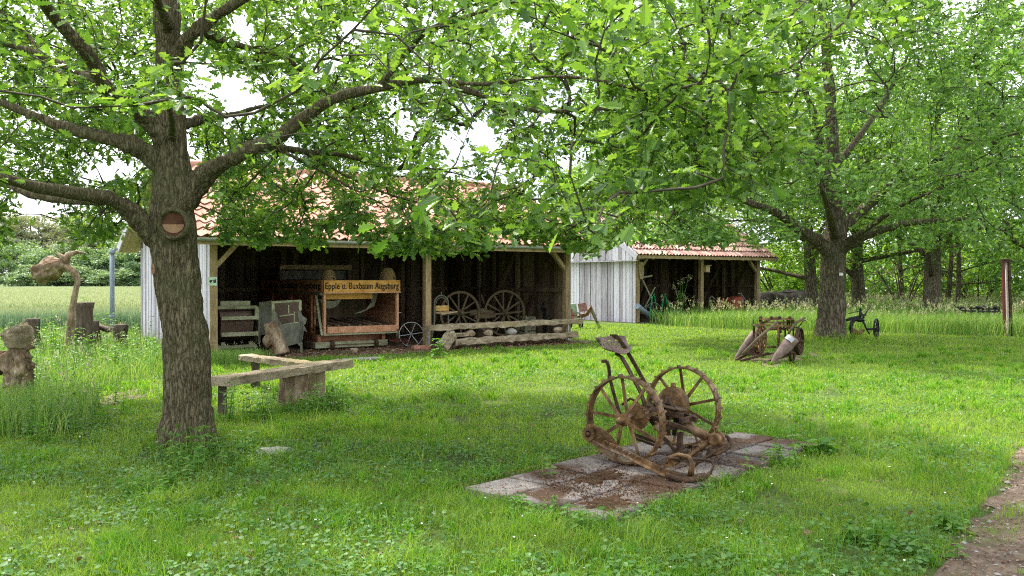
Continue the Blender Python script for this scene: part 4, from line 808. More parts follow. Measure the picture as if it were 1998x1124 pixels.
c = F1.wY(1068, 600, .9); mb.ring(c, F1.y, .2, .17, .03, 24); mb.tube([c, c + F1.x * .2 + Z * .25], .02, 6); mb.blob(c + F1.x * .1 - Z * .05, .12, .1, .14, rough=.4); mb.build('crank_wheel', M['black_iron'], t)
mb = MB(); mb.beam(Vector((c.x, c.y, .01)), c, .2, .12, up=F1.y); mb.build('stand', M['black_iron'], t)
# the two long beams in front of the right bay, propped on blocks
def gq(px, y, z): x = F1.onY(px, 600, y)[0]; return F1.w(x, y, z)
y_ = -.32
lowb = MB(); a = F1.wY(884, 670, -.62); b = F1.wY(1124, 651, -.5); a.z = .17; b.z = .2; lowb.beam(a, b, .20, .15, seg=30, jit=.02); tag(lowb.build('lower_beam', M['oldwood'], None, .012), 'lower long hewn beam lying before the right bay', 'beam')
uppb = MB(); a = F1.wY(833, 645, -.38); b = F1.wY(1134, 633, -.32); b.z = a.z = .50; b.z = .53; uppb.beam(a, b, .22, .13, seg=34, jit=.018); tag(uppb.build('upper_beam', M['oldwood'], None, .012), 'upper long cracked beam resting over blocks before the right bay', 'beam')
k = 0
for px, lab in ((917, 'left crumbling wood chock between the long beams'), (951, 'second wood chock from the left between the long beams'), (998, 'middle pale stone chock between the long beams'), (1088, 'right dark chock between the long beams')):
    b = MB(); c = F1.wY(px, 655, -.42); b.blob(Vector((c.x, c.y, .335)), .13, .10, .085, rough=.35, n=10, m=6, seed=px); tag(b.build('wood_chock', M['oldwood'] if px != 998 else M['stone']), lab, 'chock')
mb = MB(); a = F1.wY(866, 684, -.75); a.z = .09; mb.beam(a + F1.x * -.05 - Z * .02, a + F1.x * .28 + Z * .28 + F1.y * .1, .22, .20, seg=8, jit=.012); tag(mb.build('split_log_block', M['oldwood'], None, .01), 'cracked grey log block tilted against the left end of the lower beam', 'log')
mb = MB(); c = F1.wY(893, 660, -.5); 
for i in range(3): mb.beam(Vector((c.x, c.y, .30 + i * .028)) - F1.x * .22 + F1.y * R.uniform(-.03, .03), Vector((c.x, c.y, .30 + i * .028)) + F1.x * .25, .16, .022, seg=4, jit=.004)
tag(mb.build('plank_offcuts', M['oldwood']), 'thin grey plank offcuts stacked on the lower beam', 'planks')

# red and green tin seats cart at the white gable wall
sY = F1.wY(1120, 640, -.0); cx = lambda px, py, Y=27.5: P(px, py, Y)
t = thing('drill_cart', G(1140, 632) * 1.0, 'small rusty seed cart with mint and rose tin hoppers by the pale gable wall', 'seed cart'); Yq = 28.5; q = lambda px, py, dy=0: P(px, py, Yq + dy)
mb = MB(); mb.plate([q(1108, 594), q(1124, 592), q(1127, 612), q(1126, 622), q(1109, 622)], .12); mb.build('tin_panel', M['mint'], t)
mb = MB(); mb.plate([q(1127, 593, -.1), q(1143, 590, -.1), q(1147, 606, -.1), q(1130, 609, -.1)], .05); mb.build('tin_panel', M['rose'], t)
mb = MB(); pts = [q(1126, 608, -.2), q(1134, 614, -.25), q(1144, 612, -.3), q(1150, 603, -.3), q(1153, 597, -.3)]; pr = [p + Vector((0, .35, .0)) for p in pts]; mb.add([v for pq in zip(pts, pr) for v in pq], [(i * 2, i * 2 + 1, i * 2 + 3, i * 2 + 2) for i in range(len(pts) - 1)], True)
low = [q(1128, 611, -.2), q(1133, 620, -.25), q(1146, 617, -.3), q(1155, 600, -.3)]; mb.plate([q(1126, 608, -.22), q(1134, 614, -.22), q(1145, 611, -.22), q(1152, 598, -.22), q(1156, 602, -.22), q(1148, 616, -.22), q(1134, 621, -.22)], .06); o = mb.build('trough', M['rust'], t); s_ = o.modifiers.new('thick', 'SOLIDIFY'); s_.thickness = .01
mb = MB(); mb.beam(q(1152, 600, -.25), G(1164, 627) + Z * .02, .05, .16); mb.build('leg', M['rust'], t)
mb = MB(); mb.beam(q(1108, 620), q(1132, 618), .06, .06); mb.beam(q(1115, 603, -.2), q(1117, 622, -.2), .04, .05); mb.beam(q(1110, 617, -.1), q(1126, 615, -.2), .05, .04); mb.build('frame', M['red'], t)
wheel(t, 'wheel', Vector((q(1133, 624).x, Yq - .1, .17)), (1, .3, 0), .16, .05, 5, M['black_iron'], hub=.03, hubw=.08); wheel(t, 'wheel', Vector((q(1112, 624).x, Yq - .1, .17)), (1, .3, 0), .16, .05, 5, M['black_iron'], hub=.03, hubw=.08)

# ------------------------------------------------------------------ second shed contents
q = lambda px, py, y=.4: F2.wY(px, py, y)
bh = thing('hanging_box', q(1378, 519, -.15), 'little wooden nest box fixed on the middle post of the far shed', 'nest box', F2.a)
mb = MB(); c = F2.w(3.62, -.12, 2.0); mb.box(c, .2, .16, .24, F2); mb.build('box_body', M['timber_light'], bh); mb = MB(); mb.box(c + Z * .14 - F2.y * .02, .26, .24, .03, F2); mb.build('box_roof', M['timber'], bh)
mb = MB(); c = F2.w(.14, -.12, 1.95); mb.plate([c + F2.x * -.1 + Z * .3, c + F2.x * .08 + Z * .28, c + F2.x * .13 + Z * .0, c + F2.x * .12 - Z * .32, c + F2.x * -.02 - Z * .35, c + F2.x * -.1 + Z * .05], .05); tag(mb.build('bark_slab', M['oldwood']), 'pale flake of wood hanging on the left front corner of the far shed', 'wood piece')
t = thing('spring_harrow', q(1295, 620, .3), 'bright green tined harrow at the left side of the far shed', 'harrow', F2.a); mb = MB()
for px in (1276, 1298):
    a = q(px, 614, .3); tp = q(px - 1, 578, .3)
    for s in (-6, 5): mb.beam(q(px + s * 1.4, 614, .3 + s * .02), tp + F2.x * s * .01, .05, .03, up=F2.y)
    mb.beam(tp, tp + Z * .12 + F2.x * .04, .04, .03, up=F2.y)
mb.build('uprights', M['green'], t); mb = MB(); mb.beam(q(1262, 615, .2), q(1325, 607, .2), .06, .05); mb.beam(q(1290, 610, .1), q(1318, 612, .1), .04, .04); mb.beam(q(1304, 590, .3), q(1316, 611, .2), .05, .04)
for i in range(7): a = q(1276 + i * 7, 612, .15); mb.tube([a, a - Z * .12 - F2.y * .08, a - Z * .25 + F2.y * .02], .015, 5)
mb.build('tine_frame', M['green'], t)
t = thing('wheel_rake', q(1275, 610, .8), 'thin iron rake wheel behind the green harrow', 'rake wheel', F2.a); wheel(t, 'rim', q(1275, 607, .8), F2.y + F2.x * .3, .33, .03, 8, M['zinc'], rim=.015, hub=.03, hubw=.08, sp=(.014, .01))
t = thing('wheel_rake', q(1318, 600, 1.0), 'thin iron rake wheel beside the white flowering weed', 'rake wheel', F2.a); wheel(t, 'rim', q(1316, 604, 1.2), F2.y - F2.x * .3, .33, .03, 8, M['rust_lilac'], rim=.015, hub=.03, hubw=.08, sp=(.014, .01))
mb = MB(); mb.tube([q(1243, 597, -.1), G(1274, 627) + Z * .1], .11, 14); tag(mb.build('grey_tube', M['pipe']), 'thick grey tube leaning out of the left corner of the far shed', 'pipe')
mb = MB(); mb.beam(q(1242, 543, .2), q(1272, 538, .2), .06, .05); mb.beam(q(1253, 545, .3), q(1272, 584, .3), .05, .04, up=F2.y); mb.beam(q(1278, 560, .8), q(1258, 600, .8), .05, .04, up=F2.y); tag(mb.build('pole_trestle', M['olive']), 'crossed pale poles standing inside the left corner of the far shed', 'poles')
t = thing('disc_harrow', q(1408, 610, .2), 'rust red disc harrow under the right bay of the far shed', 'disc harrow', F2.a)
for px in (1402, 1410, 1408):
    mb = MB(); c = q(px, 594 if px != 1408 else 597, .1 + (px - 1402) * .04); mb.lathe([(.001, .05), (.14, .035), (.25, 0), (.245, -.006), (.001, .04)], c, F2.y * -1 + F2.x * .5, 22); mb.build('disc', M['red'], t)
mb = MB(); mb.tube([q(1388, 578, .2), q(1402, 590, .3)], .03, 6); mb.build('draw_bar', M['rust_lilac'], t)
t = thing('seed_box', q(1430, 600, .4), 'faded red tin hopper beside the disc harrow in the far shed', 'hopper', F2.a); mb = MB(); a = q(1419, 606, .4); mb.plate([q(1423, 583, .3), q(1438, 578, .3), q(1442, 583, .3), q(1443, 606, .3), q(1420, 606, .3)], .5); mb.build('hopper_body', M['red'], t)
mb = MB(); mb.tube([q(1441, 573, .2), q(1446, 573, .2), q(1452, 582, .2), q(1462, 598, .2)], .018, 6); mb.build('handle', M['zinc'], t)
t = thing('hay_tedder', q(1360, 602, .8), 'dark iron hay tedder with curved arms behind the middle post', 'tedder', F2.a); mb = MB()
for i in range(8): a = q(1352 + i * 5, 604, .9); mb.tube([a, a + Z * .35 + F2.x * .05, a + Z * .5 + F2.x * .22], .014, 5)
mb.beam(q(1345, 606, .9), q(1400, 602, .9), .06, .06); mb.build('tine_bar', M['rust_dark'], t)
for lab, px, py in (('flat rusty wheel lying deep inside the left bay of the far shed', 1335, 590),):
    t = thing('iron_wheel', q(px, 605, 2.0), lab, 'wheel', F2.a); wheel(t, 'rim', q(px, py, 2.0), F2.y + F2.x * .2, .4, .05, 8, M['rust_dark'], hub=.05, hubw=.1)

# ------------------------------------------------------------------ potato digger with two torpedo cones
Yd = 17.0; q = lambda px, py, dy=0: P(px, py, Yd + dy)
pd = thing('potato_digger', (q(1500, 600).x, Yd, 0), 'rusty two-row potato digger with pointed torpedo cones and pierced discs', 'potato digger')
def cone(pts, rs, dy, cap): 
    mb = MB(); log(mb, [q(*p, dy) for p in pts], rs, 20, 5, .05, dy); return mb.build('torpedo_cone', M['rust_lilac'], pd)
cone([(1431, 706), (1446, 686), (1462, 666), (1474, 650)], [.012, .055, .088, .085], .25, 0)
c2 = cone([(1502, 713), (1518, 694), (1537, 674), (1549, 659)], [.012, .072, .118, .112], -.6, 0)
mb = MB(); a, b = q(1541, 668, -.62), q(1547, 661, -.62); mb.tube([a, b], [.125, .12], 20, cap=False, rough=.03); mb.f = [f for i_, f in enumerate(mb.f) if i_ % 20 < 9]; mb.sm = mb.sm[:len(mb.f)]; o = mb.build('lead_patch', M['zinc'], c2)
def pdisc(px, py, r, dy, tilt):
    c = q(px, py, dy); ax = Vector((math.cos(tilt), math.sin(tilt), 0)); _, sd, u = basis(ax); mb = MB(); mb.ring(c, ax, r, r * .86, .03, 40); mb.ring(c, ax, r * .58, r * .50, .025, 30); mb.ring(c, ax, r * .28, .03, .05, 24)
    for k in range(14):
        a = 2 * math.pi * k / 14; d = sd * math.cos(a) + u * math.sin(a); mb.beam(c + d * r * .57, c + d * r * .88, r * .13, .02, up=ax); mb.box(c + d * (r + .012), .03, .03, .03)
        if k % 2: mb.beam(c + d * r * .2, c + d * r * .52, r * .14, .02, up=ax)
    return mb.build('pierced_disc', M['rust'], pd)
pdisc(1485, 660, .30, 0, -.62); pdisc(1520, 657, .27, .15, -.35)
wheel(pd, 'wheel', q(1560, 666, -.1), Vector((.85, -.5, 0)), .27, .07, 6, M['rust_dark'], rim=.02, hub=.05, hubw=.14, sp=(.03, .02)); wheel(pd, 'wheel', Vector((q(1556, 680, -.6).x, Yd - .3, .19)), Vector((.85, -.5, 0)), .19, .05, 5, M['rust_dark'], rim=.03, hub=.04, hubw=.1, sp=(.025, .015))
mb = MB()
for a, b, dy in (((1483, 623), (1548, 622), 0), ((1490, 629), (1548, 629), .3), ((1470, 634), (1545, 636), -.1), ((1488, 644), (1545, 640), .1), ((1488, 645), (1520, 638), 0), ((1497, 678), (1515, 677), .1)): mb.beam(q(*a, dy), q(*b, dy), .045, .035)
mb.beam(q(1483, 622, -.2), q(1488, 630, .4), .04, .03); mb.beam(q(1548, 622, -.2), q(1549, 632, .4), .04, .03); mb.tube([q(1490, 630, 0), q(1505, 622, 0), q(1518, 620, 0)], .022, 7)
mb.build('top_frame', M['rust'], pd)
mb = MB(); 
for px, a, b in ((1471, 625, 660), (1483, 618, 645), (1486, 622, 634), (1530, 620, 645), (1537, 622, 645), (1545, 620, 640), (1533, 640, 668), (1524, 630, 650), (1541, 625, 640), (1472, 632, 650)): mb.beam(q(px, b, R.uniform(-.1, .2)), q(px - 1, a, 0), .028, .025, up=(0, 1, 0))
for px in (1485, 1505, 1521, 1541): mb.blob(q(px, 620, 0), .035, .035, .035)
mb.tube([q(1549, 665, .1), q(1548, 640, .1)], .018, 6); mb.build('uprights', M['rust_dark'], pd)
mb = MB(); mb.tube([q(1449, 692, -.4), q(1480, 660, -.35), q(1518, 627, -.3)], [.030, .028, .026], 10); mb.tube([q(1539, 650, -.3), q(1550, 634, -.2), q(1556, 628, -.2), q(1570, 620, -.1)], [.024, .026, .028, .028], 10); mb.build('wooden_handle', M['wagon'], pd)
mb = MB(); mb.tube([q(1545, 639, -.2), q(1557, 639, -.2), q(1563, 633, -.2), q(1566, 627, -.2), q(1572, 625, -.2)], .013, 6); mb.build('crank_handle', M['rust_dark'], pd)
mb = MB(); mb.beam(q(1436, 703, -.1), q(1482, 678, 0), .04, .05); mb.beam(q(1446, 704, -.6), q(1500, 690, -.4), .03, .05); mb.beam(q(1500, 706, -.5), q(1545, 690, -.4), .03, .05)
for i in range(7): mb.tube([q(1462 + i * 5, 694, -.5 + i * .03), q(1476 + i * 6, 689, .2)], .009, 5)
mb.plate([q(1452, 693, -.3), q(1488, 690, 0), q(1482, 664, .1), q(1466, 675, 0)], .02); mb.build('digging_share', M['rust_dark'], pd)
# black plough beyond the second oak
Yp = 23.3; q = lambda px, py, dy=0: P(px, py, Yp + dy)
pg = thing('wheeled_plough', (q(1690, 600).x, Yp, 0), 'black iron plough with one spoked wheel right of the second oak', 'plough')
mb = MB(); mb.beam(q(1628, 629, .6), q(1666, 622, .2), .07, .07); mb.tube([q(1676, 622), q(1668, 623), q(1662, 630), q(1660, 640), q(1663, 652), q(1668, 659)], [.05, .055, .055, .05, .05, .04], 10); mb.beam(q(1655, 622), q(1690, 614), .05, .05); mb.build('beam_frame', M['black_iron'], pg)
mb = MB(); pts = [q(1664, 640), q(1668, 652), q(1676, 659, -.1), q(1682, 650, -.1), q(1688, 645, -.1), q(1684, 641, 0), q(1676, 646)]; mb.plate(pts, .03); mb.build('mouldboard', M['rust'], pg)
mb = MB(); mb.tube([q(1681, 624), q(1687, 615), q(1693, 606), q(1698, 598)], .018, 7); mb.blob(q(1679, 604), .04, .04, .05); mb.tube([q(1679, 606), q(1678, 620)], .035, 7); mb.tube([q(1679, 607), q(1687, 620)], .02, 6); mb.build('levers', M['black_iron'], pg)
mb = MB(); mb.tube([q(1682, 624), q(1688, 634), q(1691, 642), q(1710, 643)], .03, 8); mb.blob(q(1678, 624), .12, .08, .06, rough=.5); mb.tube([q(1690, 640), q(1697, 652)], .02, 6); mb.tube([q(1655, 612), q(1682, 606)], .012, 6); mb.build('wheel_arm', M['black_iron'], pg)
wheel(pg, 'wheel', q(1710, 641), Vector((.82, -.57, 0)), .27, .045, 6, M['black_iron'], rim=.025, hub=.045, hubw=.16, sp=(.03, .02))
# harrow lying in tall grass, three coloured posts
Yh = 25.5; q = lambda px, py, dy=0: P(px, py, Yh + dy)
hr = thing('field_harrow', (q(1910, 600).x, Yh, 0), 'long black iron harrow sunk in the tall grass at the right', 'harrow'); mb = MB(); mb.beam(q(1868, 600), q(1950, 604), .06, .05); mb.beam(q(1875, 606, .6), q(1952, 609, .6), .06, .05); mb.tube([q(1861, 594), q(1866, 600), q(1872, 601)], .02, 6); mb.build('frame', M['black_iron'], hr)
mb = MB()
for px in (1873, 1884, 1895, 1908, 1918, 1930, 1942, 1950): a = q(px, 601); mb.beam(a + Vector((0, 0, .04)), a - Vector((0, 0, .14)), .035, .035, up=(0, 1, 0))
for px in (1873, 1908, 1920, 1942): mb.blob(q(px, 600), .07, .06, .045, rough=.7)
mb.tube([q(1920, 601), q(1920, 594)], .02, 6); mb.build('tines', M['black_iron'], hr)
mp = thing('post_group', (q(1964, 600).x, 24.5, 0), 'three tall painted posts in maroon and cream bound together at the top', 'posts')
for px, dy, m, dx in ((1957, 0, 'maroon', 2), (1963, .05, 'cream', 2), (1968, .0, 'rust_dark', 3), (1961, .16, 'maroon', 2), (1966.5, .14, 'cream', 2)):
    a = P(px, 509, 24.5 + dy); b = P(px + dx * 2.0, 600, 24.5 + dy); b.z = 0; mb = MB(); mb.beam(b, a, .062, .062, up=(0, 1, 0)); mb.build('painted_post', M[m], mp)
mb = MB(); a = P(1963, 510, 24.55); mb.box(a, .26, .2, .05); 
for px in (1957, 1963, 1968): mb.blob(P(px, 507, 24.55), .05, .05, .04)
mb.build('top_strap', M['rust_dark'], mp)
mb = MB(); c = Vector((q(1515, 600).x + 1.9, 37, 0)); mb.blob(Vector((12.0, 38, -.1)), 2.7, 1.8, 1.15, rough=.25, n=30, m=14); tag(mb.build('compost_heap', M['mound']), 'dark heap of compost right of the far shed', 'heap')
# ------------------------------------------------------------------ leaves
OAK = [(0, 0), (.14, .03), (.24, .13), (.33, .07), (.45, .23), (.53, .12), (.66, .29), (.74, .15), (.86, .22), (.92, .10), (1, 0)]
OAK2 = [(0, 0), (.2, .10), (.32, .06), (.5, .24), (.6, .12), (.78, .26), (1, 0)]
LENS = [(0, 0), (.35, .2), (.7, .2), (1, 0)]
def leaf_template(out, fold=.10, droop=.12):
    n = len(out); c = [(t, 0, -droop * t * t) for t, _ in out]
    l = [(t, w_, fold * w_ * 3 - droop * t * t) for t, w_ in out[1:-1]]; r = [(t, -w_, fold * w_ * 3 - droop * t * t) for t, w_ in out[1:-1]]
    V = np.array([c[0], c[-1]] + l + r, float); m = n - 2
    f1 = [0, 1] + list(range(1 + m, 1, -1)); f2 = [0] + list(range(2 + m, 2 + 2 * m)) + [1]
    return V, np.array([f1]), np.array([f2])
def scatter(name, tpl, pos, d, nv, size, mat_, parent=None, wid=None):
    V, fa, fb_ = tpl; d = nrm(d); nv = nrm(nv); y = nrm(np.cross(nv, d)); nz = np.cross(d, y); N_ = len(pos); k = len(V)
    W = size if wid is None else wid
    X = pos[:, None] + (V[None, :, 0:1] * size[:, None, None]) * d[:, None] + (V[None, :, 1:2] * W[:, None, None]) * y[:, None] + (V[None, :, 2:3] * size[:, None, None]) * nz[:, None]
    off = (np.arange(N_) * k)[:, None]; F = [fa + off] + ([fb_ + off] if fb_ is not None else [])
    return np_obj(name, X.reshape(-1, 3), F, mat_, parent)
def bezier(p, c, q, n): t = np.linspace(0, 1, n)[:, None]; return (1 - t) ** 2 * p + 2 * t * (1 - t) * c + t * t * q
def grow(limbs, att, rng, step=.28, wob=.06, minr=.0035):
    """limbs: [(pts (n,3), radii)]. Each attractor is joined by a bent twig to the nearest wood already there."""
    nodes = np.concatenate([l for l, _ in limbs]); dirs = np.concatenate([np.gradient(l, axis=0) for l, _ in limbs]); dirs = nrm(dirs)
    par = np.full(len(nodes), -1); base = len(nodes)
    dist = np.array([np.min(np.sum((nodes - a) ** 2, 1)) for a in att]); order = np.argsort(dist); buf = [nodes]; cap = base + len(att) * 14
    NN = np.zeros((cap, 3)); DD = np.zeros((cap, 3)); PP = np.full(cap, -1); NN[:base] = nodes; DD[:base] = dirs; n = base; twigs = []
    for ai in order:
        a = att[ai]; v = a - NN[:n]; L2 = np.sqrt((v ** 2).sum(1)); cosn = (v * DD[:n]).sum(1) / np.maximum(L2, 1e-6)
        cost = L2 * (1.35 - .35 * cosn); i = int(np.argmin(cost)); L_ = L2[i]
        if L_ < .04: continue
        m = max(3, min(12, int(L_ / step) + 2)); ctrl = NN[i] + DD[i] * L_ * .4 + rng.normal(0, wob, 3) * L_
        pts = bezier(NN[i], ctrl, a, m); pts[1:-1] += rng.normal(0, .018 * min(1, L_), (m - 2, 3))
        ids = [i]; 
        for j in range(1, m): NN[n] = pts[j]; DD[n] = (pts[j] - pts[j - 1]) / max(1e-6, np.linalg.norm(pts[j] - pts[j - 1])); PP[n] = ids[-1]; ids.append(n); n += 1
        twigs.append(ids)
    cnt = np.zeros(n); 
    for ids in twigs: cnt[ids[-1]] += 1
    for i in range(n - 1, base - 1, -1):
        if PP[i] >= base: cnt[PP[i]] += cnt[i]
    rad = minr * np.power(np.maximum(cnt, 1), .36)
    return NN[:n], DD[:n], rad, twigs, base
def twig_mesh(NN, rad, twigs, base, sides=4):
    Vs = []; Fs = []; off = 0
    ang = np.arange(sides) * 2 * np.pi / sides
    for ids in twigs:
        p = NN[ids]; r = rad[ids].copy(); 
        if ids[0] < base: r[0] = r[1] * 1.1
        r[-1] *= .5
        t = nrm(np.gradient(p, axis=0)); up = np.where(np.abs(t[:, 2:3]) > .9, [[1., 0, 0]], [[0, 0, 1.]]); s = nrm(np.cross(t, up)); u = np.cross(s, t); m = len(ids)
        X = p[:, None] + r[:, None, None] * (np.cos(ang)[None, :, None] * s[:, None] + np.sin(ang)[None, :, None] * u[:, None]); Vs.append(X.reshape(-1, 3))
        i = np.arange(m - 1)[:, None] * sides; k = np.arange(sides)[None]; k1 = (k + 1) % sides
        Fs.append((np.stack([i + k, i + k1, i + sides + k1, i + sides + k], -1).reshape(-1, 4)) + off); off += m * sides
    return np.concatenate(Vs), np.concatenate(Fs)
def crown_leaves(name, NN, DD, twigs, per, size, spread, tpl, mat_, parent, rng, upb=1.0, back=.5, droop=-.1, sizes=None):
    pos = []; dr = []
    for ids in twigs:
        e = NN[ids[-1]]; d = DD[ids[-1]]; L_ = min(back, np.linalg.norm(NN[ids[-1]] - NN[ids[0]]))
        k = max(2, int(rng.normal(per, per * .25))); s = rng.random(k) ** 1.6 * L_
        pos.append(e - d * s[:, None] + rng.normal(0, spread, (k, 3)) * (1, 1, .6)); v = rng.normal(0, 1, (k, 3)) * (1, 1, .45); v[:, 2] += droop; dr.append(nrm(v) + d * .7)
    pos = np.concatenate(pos); dr = np.concatenate(dr); N_ = len(pos)
    nv = rng.normal(0, .55, (N_, 3)); nv[:, 2] += upb; sz = size * rng.uniform(.5, 1.4, N_)
    return scatter(name, tpl, pos, dr, nv, sz, mat_, parent)
def limb(pts): # (px,py,Y,r) -> polyline resampled smoothly
    A = np.array([[*P(x, y, Y)] for x, y, Y, r in pts]); r = np.array([p[3] for p in pts]) * ((.94 if len(pts) > 12 else .82) if pts[0][2] < 12 else 1.0)
    T = np.arange(len(pts)); n = (len(pts) - 1) * 5 + 1; t = np.linspace(0, len(pts) - 1, n); O = np.zeros((n, 3))
    for i, tt in enumerate(t):                          # Catmull-Rom
        k = min(int(tt), len(pts) - 2); f = tt - k; p0 = A[max(k - 1, 0)]; p1 = A[k]; p2 = A[k + 1]; p3 = A[min(k + 2, len(pts) - 1)]
        O[i] = .5 * ((2 * p1) + (-p0 + p2) * f + (2 * p0 - 5 * p1 + 4 * p2 - p3) * f * f + (-p0 + 3 * p1 - 3 * p2 + p3) * f ** 3)
    return O, np.interp(t, T, r)
def wood_mesh(name, limbs, mat_, parent, voxel, bark, axis, smooth_it=5, nseg=14):
    mb = MB()
    for pts, r in limbs: mb.tube([tuple(p) for p in pts], list(r), nseg)
    o = mb.build('tmp', None); m = o.modifiers.new('r', 'REMESH'); m.mode = 'VOXEL'; m.voxel_size = voxel
    s_ = o.modifiers.new('s', 'SMOOTH'); s_.factor = .5; s_.iterations = smooth_it
    dg = bpy.context.evaluated_depsgraph_get(); dg.update(); me = bpy.data.meshes.new_from_object(o.evaluated_get(dg)); bpy.data.objects.remove(o)
    n = len(me.vertices); co = np.zeros(n * 3, np.float32); me.vertices.foreach_get('co', co); co = co.reshape(-1, 3); no = np.zeros(n * 3, np.float32); me.vertices.foreach_get('normal', no); no = no.reshape(-1, 3)
    d = np.zeros(n)
    for i in range(n):
        x, y, z = map(float, co[i]); on = math.hypot(x - axis[0], y - axis[1]) < axis[2]
        if on: q_ = Vector((x * 16, y * 16, z * 3.2)); a = (abs(noise.noise(q_)) * 1.5 + .5 * abs(noise.noise(q_ * 2.3)) - .5) * bark + noise.noise(Vector((x * 3, y * 3, z * 1.3))) * bark * 1.2
        else: a = (noise.noise(Vector((x * 9, y * 9, z * 9)))) * bark * .3
        d[i] = a
    co = co + no * d[:, None].astype(np.float32); me.vertices.foreach_set('co', co.ravel())
    M4 = world_of(parent).inverted(); me.transform(M4); me.polygons.foreach_set('use_smooth', np.ones(len(me.polygons), bool)); me.materials.clear(); me.materials.append(mat_); me.update()
    o = bpy.data.objects.new(name, me); me.name = name; o.parent = parent; sc.collection.objects.link(o); return o
def project(a): return CX + a[:, 0] / a[:, 1] * FPX, HY - (a[:, 2] - CH) / a[:, 1] * FPX

# ------------------------------------------------------------------ the near oak
T1 = thing('oak_tree', P(365, 885, 8.25) * 1.0, 'near oak with a round cut scar on its trunk beside the plank bench', 'tree'); T1.location.z = 0
trunk = limb([(365, 905, 8.25, .275), (366, 870, 8.25, .245), (366, 800, 8.25, .232), (365, 700, 8.25, .225), (354, 600, 8.25, .215), (342, 500, 8.25, .21), (338, 440, 8.25, .215), (338, 380, 8.25, .205), (336, 300, 8.25, .17), (333, 200, 8.25, .135), (331, 100, 8.25, .12), (329, 0, 8.25, .105), (326, -150, 8.25, .09), (328, -330, 8.25, .06)])
big = [trunk,
 limb([(325, 485, 8.2, .12), (300, 462, 8.15, .10), (258, 422, 8.0, .088), (215, 388, 7.8, .08), (130, 375, 7.4, .07), (60, 362, 7.1, .058), (0, 347, 6.8, .048), (-120, 330, 6.3, .03)]),
 limb([(215, 390, 7.8, .06), (150, 392, 7.8, .048), (60, 380, 7.8, .045), (10, 360, 7.9, .035), (-80, 350, 8, .02)]),
 limb([(325, 340, 8.2, .12), (290, 300, 8.1, .10), (230, 275, 8.0, .08), (150, 255, 8.0, .07), (100, 240, 8, .06), (50, 220, 8, .05), (0, 200, 8, .04), (-100, 180, 8, .02)]),
 limb([(325, 290, 8.2, .12), (285, 228, 8.0, .085), (215, 178, 7.6, .08), (185, 125, 7.3, .078), (160, 90, 7.1, .07), (105, 30, 6.8, .058), (80, -10, 6.5, .05), (20, -100, 6.2, .03)]),
 limb([(205, 165, 7.7, .045), (130, 130, 7.9, .042), (60, 100, 8, .036), (0, 85, 8, .03), (-70, 60, 8, .015)]),
 limb([(270, 210, 8.0, .045), (180, 185, 8.3, .04), (90, 120, 8.6, .035), (50, 60, 8.8, .03), (0, 20, 9, .02)]),
 limb([(345, 420, 8.25, .14), (390, 350, 8.2, .105), (440, 318, 8.1, .085), (480, 295, 8.05, .075), (540, 270, 8, .067), (600, 225, 7.9, .058), (660, 190, 7.8, .052), (740, 172, 7.7, .045), (790, 160, 7.7, .04), (850, 158, 7.7, .034), (920, 180, 7.7, .03), (1000, 208, 7.7, .026), (1080, 218, 7.6, .022), (1180, 213, 7.5, .018), (1260, 230, 7.4, .014), (1350, 270, 7.3, .01)]),
 limb([(480, 300, 8.1, .055), (530, 288, 8.4, .05), (600, 297, 8.8, .038), (680, 305, 9.2, .032), (760, 328, 9.5, .026), (850, 330, 9.7, .02), (930, 350, 9.8, .014)]),
 limb([(600, 300, 8.8, .03), (680, 345, 9, .022), (760, 380, 9.2, .018), (840, 400, 9.3, .014), (960, 430, 9.3, .008)]),
 limb([(540, 290, 8.5, .028), (620, 330, 8.6, .022), (700, 375, 8.7, .016), (790, 420, 8.8, .012), (880, 455, 8.9, .007)]),
 limb([(740, 172, 7.7, .04), (780, 120, 7.5, .038), (820, 75, 7.3, .033), (850, 55, 7.2, .03), (970, 15, 7, .02), (1080, -20, 6.8, .015)]),
 limb([(960, 195, 7.7, .022), (1020, 260, 8, .018), (1060, 300, 8.1, .014), (1120, 345, 8.2, .011), (1190, 385, 8.2, .007)]),
 limb([(850, 158, 7.7, .03), (950, 165, 7.3, .025), (1080, 150, 6.9, .02), (1200, 165, 6.5, .016), (1330, 210, 6.2, .012), (1440, 280, 6, .008)]),
 limb([(333, 140, 8.2, .085), (365, 80, 8.1, .072), (420, 35, 8, .06), (475, 0, 7.9, .052), (560, -60, 7.7, .04), (700, -140, 7.4, .02)]),
 limb([(338, 170, 8.3, .06), (385, 65, 8.3, .048), (440, 82, 8.6, .042), (500, 98, 8.8, .035), (560, 115, 9, .03), (620, 170, 9.2, .022), (700, 215, 9.4, .014)]),
 limb([(342, 250, 8.2, .05), (390, 235, 8.6, .04), (450, 225, 9.3, .034), (530, 205, 10.2, .028), (620, 200, 11.2, .02), (700, 180, 12, .01)]),
 limb([(336, 270, 8.05, .05), (336, 240, 7.2, .035), (330, 195, 6.3, .025), (338, 150, 5.4, .016), (330, 110, 4.7, .008)]),
 limb([(330, 250, 8.4, .06), (310, 230, 9.3, .045), (270, 215, 10.3, .035), (220, 190, 11.6, .02)]),
 limb([(300, 432, 8.3, .035), (262, 400, 8.6, .028), (235, 408, 9, .02), (190, 420, 9.4, .012)]),
 limb([(332, 60, 8.2, .05), (300, -40, 7.2, .04), (330, -160, 5.8, .03), (500, -350, 4.8, .015)]),
 limb([(331, -60, 8.2, .05), (400, -130, 9.5, .035), (480, -180, 11, .02)]), limb([(331, -100, 8.2, .05), (200, -220, 8.8, .035), (60, -330, 9.3, .02)])]
